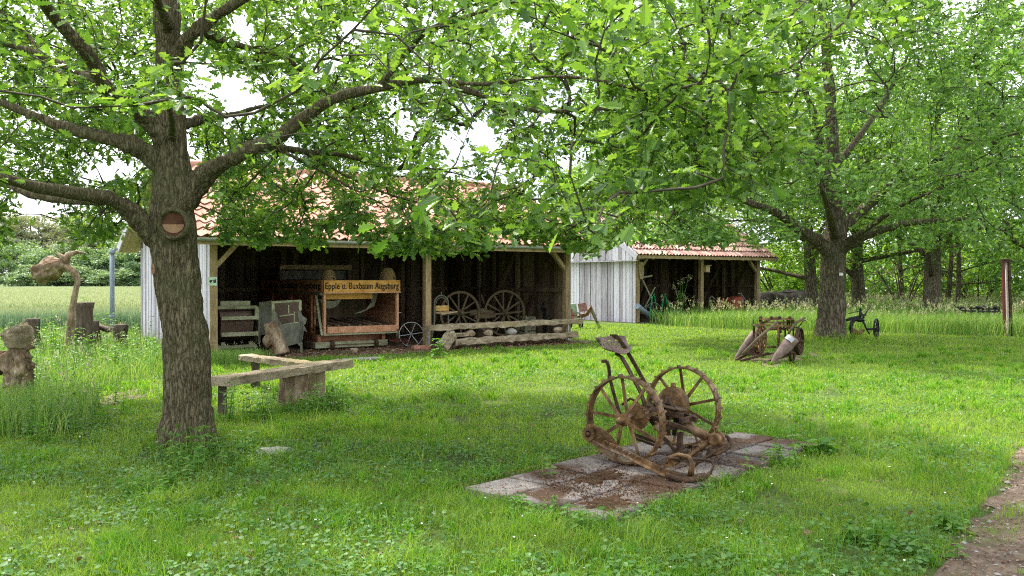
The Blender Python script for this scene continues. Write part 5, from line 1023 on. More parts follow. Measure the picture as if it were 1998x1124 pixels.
for a_ in np.linspace(0, 2 * math.pi, 9)[:-1]:          # root flare
    if True:
        c = P(366, 870, 8.25); big.append((np.array([[c.x + math.cos(a_) * .12, c.y + math.sin(a_) * .12, .35], [c.x + math.cos(a_) * .19, c.y + math.sin(a_) * .19, .10], [c.x + math.cos(a_) * .29, c.y + math.sin(a_) * .29, -.05]]), np.array([.11, .085, .05])))
wood_mesh('trunk', big, M['bark'], T1, .013, .030, (-3.1, 8.25, .55), 3)
# cut scar: a raised collar of bark round dark heartwood with a paler lower half
c = P(341, 437, 8.25 - .215); ax = Vector((.02, -1, -.05)); mb = MB(); mb.lathe([(.095, .0), (.15, -.01), (.155, .03), (.135, .06), (.115, .055), (.105, .02), (.095, 0)], c, ax, 32)
b_ = len(mb.v)
for i in range(b_): v = Vector(mb.v[i]); d = v - c; mb.v[i] = tuple(c + d * (1 + .14 * noise.noise(d * 18)))
mb.build('scar_collar', M['bark'], T1)
mb = MB(); mb.disc(c + ax * .012, ax, .118, .02, 28); sc_o = mb.build('cut_scar', M['hollow'], T1)
mb = MB(); a_, sd_, u_ = basis(ax); pts = [c + ax * .026 + sd_ * (math.cos(t) * .10) + u_ * (math.sin(t) * .085 * (1)) for t in np.linspace(math.pi * 1.02, math.pi * 1.98, 12)]; mb.plate(pts, .012); mb.build('bare_heartwood', M['heart'], sc_o)
c = P(303, 524, 8.25 - .13); mb = MB(); mb.lathe([(.012, .0), (.03, .0), (.035, .02), (.022, .03), (.014, .012)], c, Vector((-.75, -.6, 0)), 14, sq=1.9); mb.build('small_knot', M['heart'], T1)
# leaf cloud
rng = np.random.default_rng(5)
bx = np.array([-400, 0, 40, 90, 120, 200, 300, 330, 395, 430, 520, 620, 670, 740, 800, 950, 1000, 1080, 1170, 1230, 1300, 1400, 1500, 1560, 1650]); by = np.array([560, 545, 430, 400, 480, 505, 440, 330, 300, 480, 480, 490, 440, 495, 500, 500, 470, 480, 500, 440, 420, 400, 400, 330, 100])
gaps = [(470, 190, 55, 48), (395, 165, 30, 70), (930, 270, 75, 38), (90, 400, 60, 22), (60, 235, 25, 18), (230, 330, 45, 18), (690, 60, 30, 30), (860, 300, 40, 25), (560, 300, 30, 18), (170, 345, 30, 14), (640, 110, 35, 25), (1000, 60, 25, 30), (700, 420, 70, 26), (800, 250, 30, 22), (350, 260, 35, 150), (352, 390, 60, 60), (470, 60, 30, 25), (1130, 330, 40, 20), (600, 440, 30, 25)]
C1 = np.array([-3.1, 8.25])
n0 = 20000; th_ = rng.random(n0) * 2 * np.pi; rr = np.sqrt(rng.random(n0)) * 6.3; att = np.stack([C1[0] + np.cos(th_) * rr, C1[1] + np.sin(th_) * rr * .95, rng.uniform(1.75, 7.4, n0)], 1)
att = att[att[:, 1] > 2.6]; att = att[~((np.hypot(att[:, 0], att[:, 1]) < 3.4))]; px, py = project(att)
dome = att[:, 2] < 7.6 - .06 * ((att[:, 0] - C1[0]) ** 2 + (att[:, 1] - C1[1]) ** 2)
ok = dome & (py < np.interp(px, bx, by) - 25 + rng.normal(0, 14, len(px)))
low = att[:, 2] < 2.2 + .0 * px; r_ = np.hypot(att[:, 0] - C1[0], att[:, 1] - C1[1]); ok &= ~(low & (r_ < 2.0)); ok &= r_ > .5
for gx, gy, sx_, sy_ in gaps: ok &= ~((((px - gx) / sx_) ** 2 + ((py - gy) / sy_) ** 2 < 1) & (rng.random(len(px)) < .93))
inview = (py > -60) & (px > -150) & (px < 2150)
dist_ok = ~((px > 330) & (px < 420) & (py > 260) & (att[:, 1] < 8.2))
keep = ok & dist_ok & ((inview & (rng.random(len(px)) < .93)) | (~inview & (rng.random(len(px)) < .16)))
att = att[keep]; px, py = px[keep], py[keep]
# thin the ones that hang very close to the lens, clump the rest with a noise field
nf = np.array([noise.noise(Vector((a[0] * 1.1, a[1] * 1.1, a[2] * 2.1))) for a in att]); k2 = (nf > -.16) | (rng.random(len(att)) < .25); pxa, pya = project(att); k2 &= (att[:, 1] > 5.0) | (rng.random(len(att)) < .30); k2 &= ~((att[:, 1] < 7.9) & (pxa < 760) & (pya > -50) & (rng.random(len(att)) < .80)); k2 &= ~((att[:, 1] < 7.4) & (pxa < 1150) & (pya > 60) & (rng.random(len(att)) < .45)); rfz = (pxa > 520) & (pxa < 1000) & (pya > 330) & (pya < 450); k2 &= ~(rfz & (rng.random(len(att)) < .25)); att = att[k2]
# extra sprays along the drooping lower fringe
fx = rng.uniform(420, 1250, 330); fy = np.interp(fx, bx, by) - rng.exponential(28, 330) - 8; fY = rng.uniform(8.4, 9.9, 330); fr_ = np.array([[*P(a, b, c_)] for a, b, c_ in zip(fx, fy, fY)])
fx2 = rng.uniform(1180, 1540, 190); fy2 = rng.uniform(110, 390, 190); fr2 = np.array([[*P(a, b, c_)] for a, b, c_ in zip(fx2, fy2, rng.uniform(5.6, 7.6, 190))])
bk = np.array([[*P(a, b, c_)] for a, b, c_ in zip(rng.uniform(-100, 760, 820), rng.uniform(-60, 470, 820), rng.uniform(8.5, 12.5, 820))]); bpx, bpy_ = project(bk); kb = (bpy_ < np.interp(bpx, bx, by) - 25) & ~((bpx > 600) & (bpy_ > 350))
for gx, gy, sx_, sy_ in gaps: kb &= ~(((bpx - gx) / sx_) ** 2 + ((bpy_ - gy) / sy_) ** 2 < 1)
bk = bk[kb]
near_ = np.array([[*P(a, b, c_)] for a, b, c_ in zip(rng.uniform(200, 420, 16), rng.uniform(120, 215, 16), rng.uniform(4.6, 5.8, 16))])
att = np.concatenate([att, bk, fr_, fr2, near_]); print('oak1 attractors', len(att))
NN, DD, rad, tw, base = grow([(l, r) for l, r in big[:23]], att, rng, .26)
V_, F_ = twig_mesh(NN, rad, tw, base, 4); np_obj('twigs', V_, [F_], M['twig'], T1, True)
o = crown_leaves('crown', NN, DD, tw, 15, .092, .052, leaf_template(OAK), M['leaf_near'], T1, rng, upb=1.15)
print('oak1 leaves', len(o.data.polygons) // 2)

# ------------------------------------------------------------------ the second oak
T2 = thing('oak_tree', (P(1622, 665, 22.7).x, 22.7, 0), 'thick oak standing between the potato digger and the black plough', 'tree')
b2 = [limb([(1620, 675, 22.7, .46), (1622, 650, 22.7, .40), (1623, 620, 22.7, .355), (1624, 570, 22.7, .33), (1626, 510, 22.7, .32), (1628, 475, 22.7, .33), (1630, 440, 22.7, .25), (1627, 380, 22.7, .19), (1622, 260, 22.7, .16), (1612, 120, 22.7, .12), (1600, 0, 22.7, .09), (1590, -120, 22.7, .06)]),
 limb([(1618, 492, 22.6, .20), (1590, 468, 22.3, .16), (1560, 448, 22, .14), (1520, 418, 21.7, .11), (1460, 395, 21.4, .08), (1380, 370, 21, .05), (1300, 380, 20.6, .03)]),
 limb([(1640, 490, 22.6, .17), (1665, 470, 22.3, .14), (1700, 455, 22, .12), (1760, 437, 21.6, .09), (1840, 430, 21.2, .06), (1920, 425, 21, .03)]),
 limb([(1636, 450, 22.7, .17), (1670, 420, 22.9, .14), (1730, 370, 23.2, .12), (1800, 325, 23.6, .10), (1890, 280, 24, .07), (1990, 230, 24.3, .04)]),
 limb([(1628, 420, 22.7, .14), (1605, 330, 22.4, .11), (1590, 230, 22.1, .09), (1560, 160, 21.8, .07), (1540, 90, 21.5, .05), (1500, 20, 21.3, .03)]),
 limb([(1600, 300, 22.3, .06), (1585, 270, 21.9, .06), (1578, 200, 21.5, .05), (1560, 120, 21.2, .03)]),
 limb([(1626, 400, 22.7, .10), (1580, 350, 23.2, .09), (1540, 280, 23.8, .07), (1500, 240, 24.3, .05), (1440, 210, 24.8, .03)]),
 limb([(1625, 330, 22.7, .09), (1680, 260, 23.2, .08), (1720, 200, 23.8, .07), (1760, 130, 24.4, .05), (1790, 60, 24.8, .03)]),
 limb([(1700, 400, 23.0, .07), (1760, 340, 22.4, .06), (1850, 350, 21.8, .05), (1930, 320, 21.2, .04), (2010, 300, 20.8, .02)]),
 limb([(1628, 460, 22.5, .12), (1620, 425, 21.2, .10), (1610, 390, 19.8, .07), (1600, 360, 18.4, .04)]),
 limb([(1632, 440, 22.9, .12), (1650, 400, 24.3, .09), (1690, 370, 26, .06), (1720, 340, 27.6, .03)]),
 limb([(1645, 480, 22.6, .08), (1700, 440, 21.4, .07), (1760, 400, 20.3, .05), (1830, 370, 19.4, .03)]),
 limb([(1615, 470, 22.8, .08), (1540, 440, 24, .06), (1450, 430, 25.3, .04), (1360, 440, 26.2, .02)])]
nb2 = len(b2)
for a_ in np.linspace(0, 2 * math.pi, 8)[:-1]:
    c = P(1621, 650, 22.7); b2.append((np.array([[c.x + math.cos(a_) * .2, c.y + math.sin(a_) * .2, .5], [c.x + math.cos(a_) * .33, c.y + math.sin(a_) * .33, .14], [c.x + math.cos(a_) * .5, c.y + math.sin(a_) * .5, -.05]]), np.array([.15, .11, .05])))
wood_mesh('trunk', b2, M['bark2'], T2, .035, .03, (8.35, 22.7, .75), 2)
rng = np.random.default_rng(8)
def ellipsoid_pts(n, c, r, zmin, rng, shell=.35):
    d = nrm(rng.normal(0, 1, (n, 3))); q_ = d * (shell + (1 - shell) * rng.random((n, 1)) ** .6) * r + c; return q_[q_[:, 2] > zmin]
a2 = ellipsoid_pts(5600, np.array([8.4, 22.6, 6.6]), np.array([7.0, 6.2, 5.6]), 2.3, rng); px, py = project(a2)
b2x = np.array([1000, 1200, 1300, 1420, 1500, 1560, 1620, 1690, 1760, 1900, 2000, 2200]); b2y = np.array([440, 500, 470, 470, 470, 460, 440, 460, 480, 480, 490, 500])
lf_ = np.array([[*P(a_, b_, c_)] for a_, b_, c_ in zip(rng.uniform(1190, 1420, 330), 470 - rng.exponential(26, 330), rng.uniform(18.5, 23, 330))]); a2 = np.concatenate([a2, lf_]); px, py = project(a2); k_ = py < np.interp(px, b2x, b2y); nf = np.array([noise.noise(Vector((a[0] * .55, a[1] * .55, a[2] * .8))) for a in a2]); k_ &= (nf > -.02) | (rng.random(len(a2)) < .10)
for gx, gy, sx_, sy_ in [(1690, 290, 45, 45), (1660, 110, 40, 18), (1465, 215, 22, 35), (1840, 230, 30, 20), (1575, 160, 45, 50), (1624, 280, 14, 90)]: k_ &= ~((((px - gx) / sx_) ** 2 + ((py - gy) / sy_) ** 2 < 1) & (a2[:, 1] < 26))
a2 = a2[k_]; print('oak2', len(a2))
NN, DD, rad, tw, base = grow([(l, r) for l, r in b2[:nb2]], a2, rng, .5, minr=.006)
V_, F_ = twig_mesh(NN, rad, tw, base, 4); np_obj('twigs', V_, [F_], M['twig'], T2, True)
o = crown_leaves('crown', NN, DD, tw, 20, .15, .14, leaf_template(OAK2), M['leaf_mid'], T2, rng, upb=1.0, back=.9)
print('oak2 leaves', len(o.data.polygons) // 2)
tt = thing('number_tag', P(1641, 535, 22.35), 'small white number tag nailed to the second oak trunk', 'tag'); mb = MB(); mb.box(P(1641, 535, 22.345), .10, .012, .075); mb.build('plate', M['white'], tt)

# ------------------------------------------------------------------ background trees
def bg_tree(name, label, x, y, h, cr, zmin, tr_r, seed, m='leaf_back', n=1300, per=17, lsz=.2, lean=0, group='oaks behind the meadow', crown_c=None, bark='bark2', fork=True, mbm='twig', low=None):
    rng = np.random.default_rng(seed); rr_ = random.Random(seed); t = thing(name, (x, y, 0), label, 'tree', 0, group)
    L = []; pts = np.array([[x + lean * f + .12 * math.sin(f * 5 + seed), y + .1 * math.cos(f * 4 + seed), h * .8 * f] for f in np.linspace(0, 1, 12)]); L.append((pts, np.interp(np.linspace(0, 1, 12), [0, .06, .4, 1], [tr_r * 1.5, tr_r * 1.05, tr_r * .8, tr_r * .2])))
    for i in range(9):
        f = .22 + .6 * i / 9; b = pts[int(f * 11)]; a = i * 2.4 + seed; ln = cr * (.95 - .5 * f) ; z1 = b[2] + ln * rr_.uniform(.05, .6)
        q_ = np.array([[b[0], b[1], b[2]], [b[0] + math.cos(a) * ln * .35, b[1] + math.sin(a) * ln * .35, b[2] + (z1 - b[2]) * .5], [b[0] + math.cos(a + .15) * ln * .7, b[1] + math.sin(a + .15) * ln * .7, z1], [b[0] + math.cos(a + .3) * ln, b[1] + math.sin(a + .3) * ln, z1 + .1]])
        tq = np.linspace(0, 3, 10); q2 = np.stack([np.interp(tq, range(4), q_[:, j]) for j in range(3)], 1); L.append((q2, np.linspace(tr_r * .45 * (1 - f * .5), tr_r * .1, 10)))
    mb = MB()
    for p_, r_ in L: mb.tube([tuple(v) for v in p_], list(r_), 9, rough=.04)
    mb.build('trunk', M[bark], t)
    cz = (h + zmin) / 2; a_ = ellipsoid_pts(n, np.array([x + lean * .6, y, cz]), np.array([cr, cr * .85, (h - zmin) / 2 * 1.08]), zmin * .8, rng, .3)
    nf = np.array([noise.noise(Vector((a[0] * .4 + seed, a[1] * .4, a[2] * .6))) for a in a_]); a_ = a_[(nf > -.10) | (rng.random(len(a_)) < .12)]
    if low is not None: a_ = np.concatenate([a_, low])
    NN, DD, rad, tw, base = grow(L, a_, rng, .7, minr=.009); V_, F_ = twig_mesh(NN, rad, tw, base, 3); np_obj('twigs', V_, [F_], M['twig'], t, True)
    crown_leaves('crown', NN, DD, tw, per, lsz, lsz * 1.25, leaf_template(LENS if lsz > .25 else OAK2, .1), M[m], t, rng, upb=.9, back=1.0); return t
bgx = lambda px, Y: (px - CX) / FPX * Y
bg_tree('oak_tree', 'slim oak with forked trunk just right of the far shed', bgx(1580, 37), 37, 11, 5.6, 2.2, .26, 21)
bg_tree('oak_tree', 'oak with a low forked limb directly right of the second oak trunk', bgx(1676, 40), 40, 11, 5.4, 2.4, .30, 22)
bg_tree('oak_tree', 'straight oak trunk in the tall grass under a low dark crown', bgx(1825, 34), 34, 11, 6.2, 2.6, .34, 23, m='leaf_mid')
bg_tree('oak_tree', 'oak whose crown closes the picture at the right edge', bgx(2040, 32), 32, 11.5, 6.5, 2.3, .30, 24, m='leaf_back')
bg_tree('oak_tree', 'tall oak seen over the ridge of the far shed', bgx(1330, 50), 50, 15, 6.5, 4, .35, 25, m='leaf_back', lsz=.24)
bg_tree('oak_tree', 'bushy tree behind the far shed roof at its left end', bgx(1170, 60), 60, 10.0, 5.0, 2.0, .35, 26, m='leaf_back', lsz=.26)
for i, (px, Y, lab) in enumerate(((1852, 44, 'left one of two thin bare trunks beside the straight oak'), (1866, 42, 'right one of two thin bare trunks beside the straight oak'), (1755, 46, 'thin crooked tree half hidden by bare brown twigs'))):
    bg_tree('young_tree', lab, bgx(px, Y), Y, 9, 3.0, 3.2, .13, 31 + i, n=260, lsz=.22, group='thin trees behind the meadow')
# a dense hedge-like row closing the view on the right
rng = np.random.default_rng(77)
def shrub(label, x, y, rx, ry, h, seed, m='leaf_back', n=260, per=24, lsz=.24, name='shrub', bare=0, group='shrubs behind the meadow', cat='shrub', z0=0.0):
    rng = np.random.default_rng(seed); t = thing(name, (x, y, 0), label, cat, 0, group); L = []
    for i in range(7):
        a = i * .9 + seed; p0 = np.array([x + math.cos(a) * .2, y + math.sin(a) * .2, 0]); p1 = np.array([x + math.cos(a) * rx * .45, y + math.sin(a) * ry * .45, h * .65]); q2 = bezier(p0, p0 * .5 + p1 * .5 + np.array([0, 0, h * .15]), p1, 9); L.append((q2, np.linspace(.05, .015, 9) * (h / 3)))
    mb = MB()
    for p_, r_ in L: mb.tube([tuple(v) for v in p_], list(r_), 6)
    mb.build('stems', M['twig'], t); a_ = ellipsoid_pts(n, np.array([x, y, h * .5 + z0]), np.array([rx, ry, h * .52]), .15, rng, .45)
    NN, DD, rad, tw, base = grow(L, a_, rng, .5, minr=.008); V_, F_ = twig_mesh(NN, rad, tw, base, 3); np_obj('twigs', V_, [F_], M['twig'] if not bare else M['wagon'], t, True)
    if bare < 1: crown_leaves('leaves', NN, DD, tw, per, lsz, lsz * .9, leaf_template(LENS, .1), M[m], t, rng, upb=.8, back=.7)
    return t
si = 0
for px, Y, rx, h, lab, m, bare in ((1520, 56, 5, 4.2, 'pale green shrub seen under the crown just right of the far shed', 'leaf_back', 0), (1640, 60, 6, 3.2, 'low bright bush seen left of the second oak trunk', 'leaf_back', 0), (1730, 56, 6, 3.6, 'wide light bush between the background oaks', 'leaf_back', 0), (1760, 44, 3.2, 3.2, 'tangle of bare brown twigs left of the straight oak', 'leaf_back', 1), (1800, 52, 5, 4.8, 'dark green bush right behind the straight oak', 'leaf_mid', 0), (1905, 46, 4.6, 3.4, 'sparse bush with many bare brown twigs behind the black harrow', 'leaf_back', .6), (1960, 50, 5, 5.0, 'tall bright bush behind the painted posts', 'leaf_back', 0), (2060, 44, 5, 4.6, 'dense bush at the right edge behind the meadow', 'leaf_mid', 0), (1450, 62, 6, 4.0, 'bush hidden mostly by the far shed', 'leaf_back', 0), (2140, 40, 5, 5.0, 'dark bush outermost on the right', 'leaf_mid', 0), (1850, 62, 7, 6.5, 'high light bush farthest behind the two thin trunks', 'leaf_back', 0)):
    shrub(lab, bgx(px, Y), Y, rx, rx * .6, h, 100 + si, m, n=190 if not bare else 330, per=26 if not bare else 5, lsz=.30 if not bare else .22, bare=bare); si += 1
# the wood beyond the wheat
def far_tree(label, x, y, h, w_, seed, m, src=None):
    if src is not None:
        c = copy_tree(src); c.location = (x, y, 0); s_ = h / 10.0; c.scale = (w_ / 4.2, w_ / 4.2, s_); c.rotation_euler = (0, 0, seed * 1.3); c['label'] = label; return c
    rng = np.random.default_rng(seed); t = thing('wood_edge_tree', (x, y, 0), label, 'tree', 0, 'trees beyond the wheat field'); mb = MB()
    mb.tube([(x, y, 0), (x + .1, y, 3), (x - .1, y, 6), (x, y, 9)], [.28, .22, .16, .06], 8, rough=.05)
    for i in range(8): a = i * 2.4; z_ = 2.5 + i * .7; mb.tube([(x, y, z_), (x + math.cos(a) * 1.5, y + math.sin(a) * 1.5, z_ + .5), (x + math.cos(a) * 2.8, y + math.sin(a) * 2.8, z_ + .6)], [.09, .06, .03], 5)
    mb.build('trunk', M['bark2'], t); pos = []; ncl = 60
    cl = nrm(rng.normal(0, 1, (ncl, 3))) * (.45 + .55 * rng.random((ncl, 1)) ** .5) * (3.4, 3.4, 4.4) + (x, y, 5.0 if m != 'leaf_pine' else 6.0)
    cl = cl[cl[:, 2] > .6]
    for c in cl: k = 130; pos.append(c + nrm(rng.normal(0, 1, (k, 3))) * (rng.random((k, 1)) ** .4) * rng.uniform(.7, 1.35) * (1, 1, .7 if m != 'leaf_pine' else .45))
    pos = np.concatenate(pos); d = rng.normal(0, 1, pos.shape); nv = rng.normal(0, .7, pos.shape); nv[:, 2] += .8
    scatter('crown', leaf_template(LENS, .1), pos, d, nv, rng.uniform(.22, .42, len(pos)), M[m], t); return t
s0 = far_tree('bluish green broadleaf tree standing left of the downpipe at the wood edge', bgx(200, 104), 104, 10, 4.2, 201, 'leaf_far'); s1 = far_tree('greyish brown pine rising above the wood edge by the wooden sculpture', bgx(150, 112), 112, 11, 4.2, 202, 'leaf_pine')
s1.scale = (1.2, 1.2, 1.0); s0.scale = (1.1, 1.1, .68)
labs = ['dark green tree leftmost at the wood edge', 'pale pine above the leftmost dark tree', 'olive pine second from the left at the wood edge', 'rounded green tree left of the root sculpture head', 'feathery pine just left of the root sculpture', 'dark low tree right below the root sculpture head', 'pale brown pine behind the crooked sculpture stem', 'green tree right of the crooked sculpture stem', 'dense bluish tree between the downpipe and the shed', 'tall pine looking over the bluish tree by the downpipe', 'dark tree just left of the shed gable', 'small tree at the foot of the pines on the left', 'low bush tree at the field end by the sculpture', 'low bush tree at the field end near the downpipe', 'far left tree mostly outside the picture', 'green tree hidden mostly by the shed gable']
spec = [(20, 104, 7.5, 4.6, 0), (-10, 114, 10.5, 5, 1), (60, 112, 9.8, 4.8, 1), (95, 103, 6.5, 4.4, 0), (110, 113, 9.0, 5, 1), (150, 102, 4.6, 4, 0), (175, 108, 8.4, 4.6, 1), (200, 103, 5.6, 4.2, 0), (250, 103, 6.8, 4.6, 0), (235, 112, 8.6, 5, 1), (285, 102, 7.0, 4.5, 0), (75, 100, 3.6, 4.4, 0), (130, 99, 3.4, 4.6, 0), (235, 99, 3.4, 4.6, 0), (-70, 106, 9, 5.5, 0), (330, 106, 8, 5.5, 0)]
for i, (l_, (px, Y, h, w_, s_)) in enumerate(zip(labs, spec)): far_tree(l_, bgx(px, Y), Y, h, w_, i + 1, None, s1 if s_ else s0)
# ------------------------------------------------------------------ grasses
def inpoly(x, y, poly):
    ins = np.zeros(len(x), bool); n = len(poly); j = n - 1
    for i in range(n):
        xi, yi, xj, yj = poly[i][0], poly[i][1], poly[j][0], poly[j][1]
        c = ((yi > y) != (yj > y)) & (x < (xj - xi) * (y - yi) / (yj - yi + 1e-12) + xi); ins ^= c; j = i
    return ins
def nfield(x, y, s, o=0): return np.array([noise.noise(Vector((a * s + o, b * s, o))) for a, b in zip(x, y)])
def cheapnoise(x, y, s, seed):
    r = np.random.default_rng(seed); v = np.zeros(len(x))
    for i in range(7): a = r.uniform(0, 2 * np.pi); f = s * r.uniform(.5, 2.2); v += np.sin((x * np.cos(a) + y * np.sin(a)) * f + r.uniform(0, 6.28))
    return v / 7 * 1.8
def blades(name, pos, h, wd, lean, mat_, rng, bend=.5, parent=None):
    N_ = len(pos); a = rng.random(N_) * 2 * np.pi; s = np.stack([np.cos(a), np.sin(a), 0 * a], 1) * (wd / 2)[:, None]
    b = rng.random(N_) * 2 * np.pi; ln = np.stack([np.cos(b), np.sin(b), 0 * b], 1) * (lean * h)[:, None]; up = np.zeros((N_, 3)); up[:, 2] = h
    m_ = pos + up * .55 + ln * .35 * (1 - bend * .3); t = pos + up * (1 - .25 * np.minimum(1, lean))[:, None] + ln
    V = np.stack([pos - s, pos + s, m_ + s * .75, m_ - s * .75, t], 1).reshape(-1, 3); o = (np.arange(N_) * 5)[:, None]
    return np_obj(name, V, [np.array([[0, 1, 2, 3]]) + o, np.array([[3, 2, 4]]) + o], mat_, parent)
rng = np.random.default_rng(3)
def wedge(n, y0, y1, power, margin=2.0):
    """points on the ground in front of the lens; density falls off with distance"""
    u = rng.random(n); e = 1 - power + 1     # density per area ~ Y^-power, width ~ Y
    Y = (y0 ** e + u * (y1 ** e - y0 ** e)) ** (1 / e) if abs(e) > 1e-6 else y0 * (y1 / y0) ** u
    X = rng.uniform(-1, 1, n) * (Y * .60 + margin * .6); return X, Y
tall_r = [Vector((4.9, 31.2, 0)), Vector((5.6, 28.9, 0)), Vector((8, 27.0, 0)), Vector((11, 25.6, 0)), Vector((13.8, 24.0, 0)), Vector((18, 22.6, 0)), Vector((26, 21, 0)), Vector((60, 20, 0)), Vector((70, 70, 0)), Vector((2, 70, 0)), Vector((2, 45, 0)), F2.w(7.2, -.6, 0), F2.w(3.4, -.7, 0)]
tall_l = [G(-120, 900), G(0, 862), G(90, 868), G(170, 845), G(205, 812), G(150, 792), G(170, 775), G(215, 758), G(270, 746), G(320, 738), G(345, 728), F1.w(-.3, -.5, 0), F1.w(-.3, 7.2, 0), Vector((-9.5, 25, 0)), Vector((-22, 25, 0)), Vector((-14, 10, 0))]
front_post = [F1.w(-.35, -.15, 0), F1.w(.75, -.2, 0), F1.w(.9, -.9, 0), F1.w(.3, -1.6, 0), F1.w(-1.1, -1.3, 0)]
shed_fp1 = [F1.w(-.1, -.1, 0), F1.w(9.1, -.1, 0), F1.w(9.1, 6.1, 0), F1.w(-.1, 6.1, 0)]; shed_fp2 = [F2.w(-.1, .1, 0), F2.w(6.9, .1, 0), F2.w(6.9, 5.1, 0), F2.w(-.1, 5.1, 0)]
def excl(X, Y, polys, keep=0.0):
    k = np.ones(len(X), bool)
    for p_ in polys: k &= ~inpoly(X, Y, p_) | (rng.random(len(X)) < keep)
    return k
slab_small = [SLO + E1 * .02 + E2 * .05, SLO + E1 * 3.5 + E2 * .03, SLO + E1 * 3.5 + E2 * 1.40, SLO + E2 * 1.40]
# short lawn
X, Y = wedge(430000, 4.0, 31, 2.0); k = excl(X, Y, [slab_small, shed_fp1, shed_fp2]); k &= ~inpoly(X, Y, path_poly) | (cheapnoise(X, Y, 5, 4) > .45) & (rng.random(len(X)) < .5)
for pp, f_ in ((dirt_poly, .04), (worn_poly, .25), (dig_poly, .15)): k &= ~inpoly(X, Y, pp) | (rng.random(len(X)) < f_)
k &= ~inpoly(X, Y, tall_r); cov = cheapnoise(X, Y, 3.1, 5); cov2 = cheapnoise(X, Y, 11, 55); k &= ((cov > -.5) & (cov2 > -.75)) | (rng.random(len(X)) < .22) | (Y > 14); X, Y = X[k], Y[k]
cl = cheapnoise(X, Y, 6.5, 6); h = (.045 + .02 * np.maximum(cl, -1) + rng.exponential(.017, len(X))) * np.where(Y < 12, 1.0, .85); near_slab = np.exp(-((X - .4) ** 2 + (Y - 5.6) ** 2) / .6); h = np.clip(h * (1 + near_slab * .7), .02, .18)
# longer tufts round obstacles and here and there
tuft = (cheapnoise(X, Y, 4.3, 9) > .95) & (rng.random(len(X)) < .7); h = np.where(tuft, h * 1.9, h)
d1 = np.hypot(X + 3.1, Y - 8.2); h = h * (1 + 1.4 * np.exp(-(d1 / .8) ** 2)); d2 = np.hypot(X - 8.3, Y - 22.5); h = h * (1 + 4.0 * np.exp(-(d2 / 1.0) ** 2))
pos = np.stack([X, Y, np.full(len(X), -.004)], 1); wd = np.maximum(.0040, .00075 * Y) * rng.uniform(.7, 1.4, len(X))
tag(blades('lawn_grass', pos, h, wd, rng.uniform(.2, 1.1, len(X)), M['grass'], rng), 'short uneven lawn grass over the whole yard', 'grass', kind='stuff'); print('lawn', len(X))
# longer tufts
nt_ = 2600; TX, TY_ = wedge(nt_, 4.2, 20, 1.7); kk = excl(TX, TY_, [slab_small, shed_fp1, path_poly, dirt_poly, tall_r]) & (cheapnoise(TX, TY_, 1.6, 31) > -.2); TX, TY_ = TX[kk], TY_[kk]
edge = [SLO + E1 * a_ * .5 + E2 * b_ for a_ in range(8) for b_ in (-.05, 1.46)] + [SLO + E2 * b_ - E1 * .05 for b_ in (0, .4, .8, 1.2)] + [Vector((-3.1 + math.cos(a_) * .33, 8.25 + math.sin(a_) * .33, 0)) for a_ in range(7)] + [G(1960 - 14 * i_, 905 + 20 * i_) for i_ in range(11)] + [G(255 + 9 * i_, 960 + (i_ * 37) % 50) for i_ in range(8)]
TX = np.concatenate([TX, [e_.x for e_ in edge]]); TY_ = np.concatenate([TY_, [e_.y for e_ in edge]]); nb = rng.integers(18, 60, len(TX)); ix = np.repeat(np.arange(len(TX)), nb); th0 = rng.uniform(.07, .17, len(TX)); sp0 = rng.uniform(.02, .07, len(TX)); n = len(ix)
pos = np.stack([TX[ix] + rng.normal(0, 1, n) * sp0[ix], TY_[ix] + rng.normal(0, 1, n) * sp0[ix], np.zeros(n)], 1)
tag(blades('grass_tufts', pos, th0[ix] * rng.uniform(.5, 1.15, n), np.maximum(.0042, .0007 * pos[:, 1]) * rng.uniform(.7, 1.3, n), rng.uniform(.2, .9, n), M['tuft'], rng), 'longer lush grass tufts scattered over the lawn and along the slabs', 'grass', kind='stuff'); print('tufts', n)
# clover and ground ivy
CL = [(0, 0), (.2, .3), (.55, .46), (.9, .3), (1, 0)]
X, Y = wedge(95000, 4.0, 15, 1.9); c_ = cheapnoise(X, Y, 2.6, 12) + .9 * np.exp(-(((X + 3.0) / 1.9) ** 2 + ((Y - 7.6) / 1.2) ** 2)) + .35 * np.exp(-((X - .3) ** 2 + (Y - 5.3) ** 2) / 1.2)
k = excl(X, Y, [slab_small, shed_fp1, path_poly, dirt_poly]) & (c_ > .12 + rng.normal(0, .35, len(X))); X, Y = X[k], Y[k]; n = len(X); pos = np.stack([X, Y, rng.uniform(.025, .075, n)], 1)
d = rng.normal(0, 1, (n, 3)); d[:, 2] = rng.normal(0, .25, n); nv = rng.normal(0, .35, (n, 3)); nv[:, 2] += 1
tag(scatter('clover_patches', leaf_template(CL, .03, .05), pos, d, nv, rng.uniform(.014, .038, n), M['clover']), 'small round clover and ground ivy leaves among the grass', 'ground cover', kind='stuff'); print('clover', n)
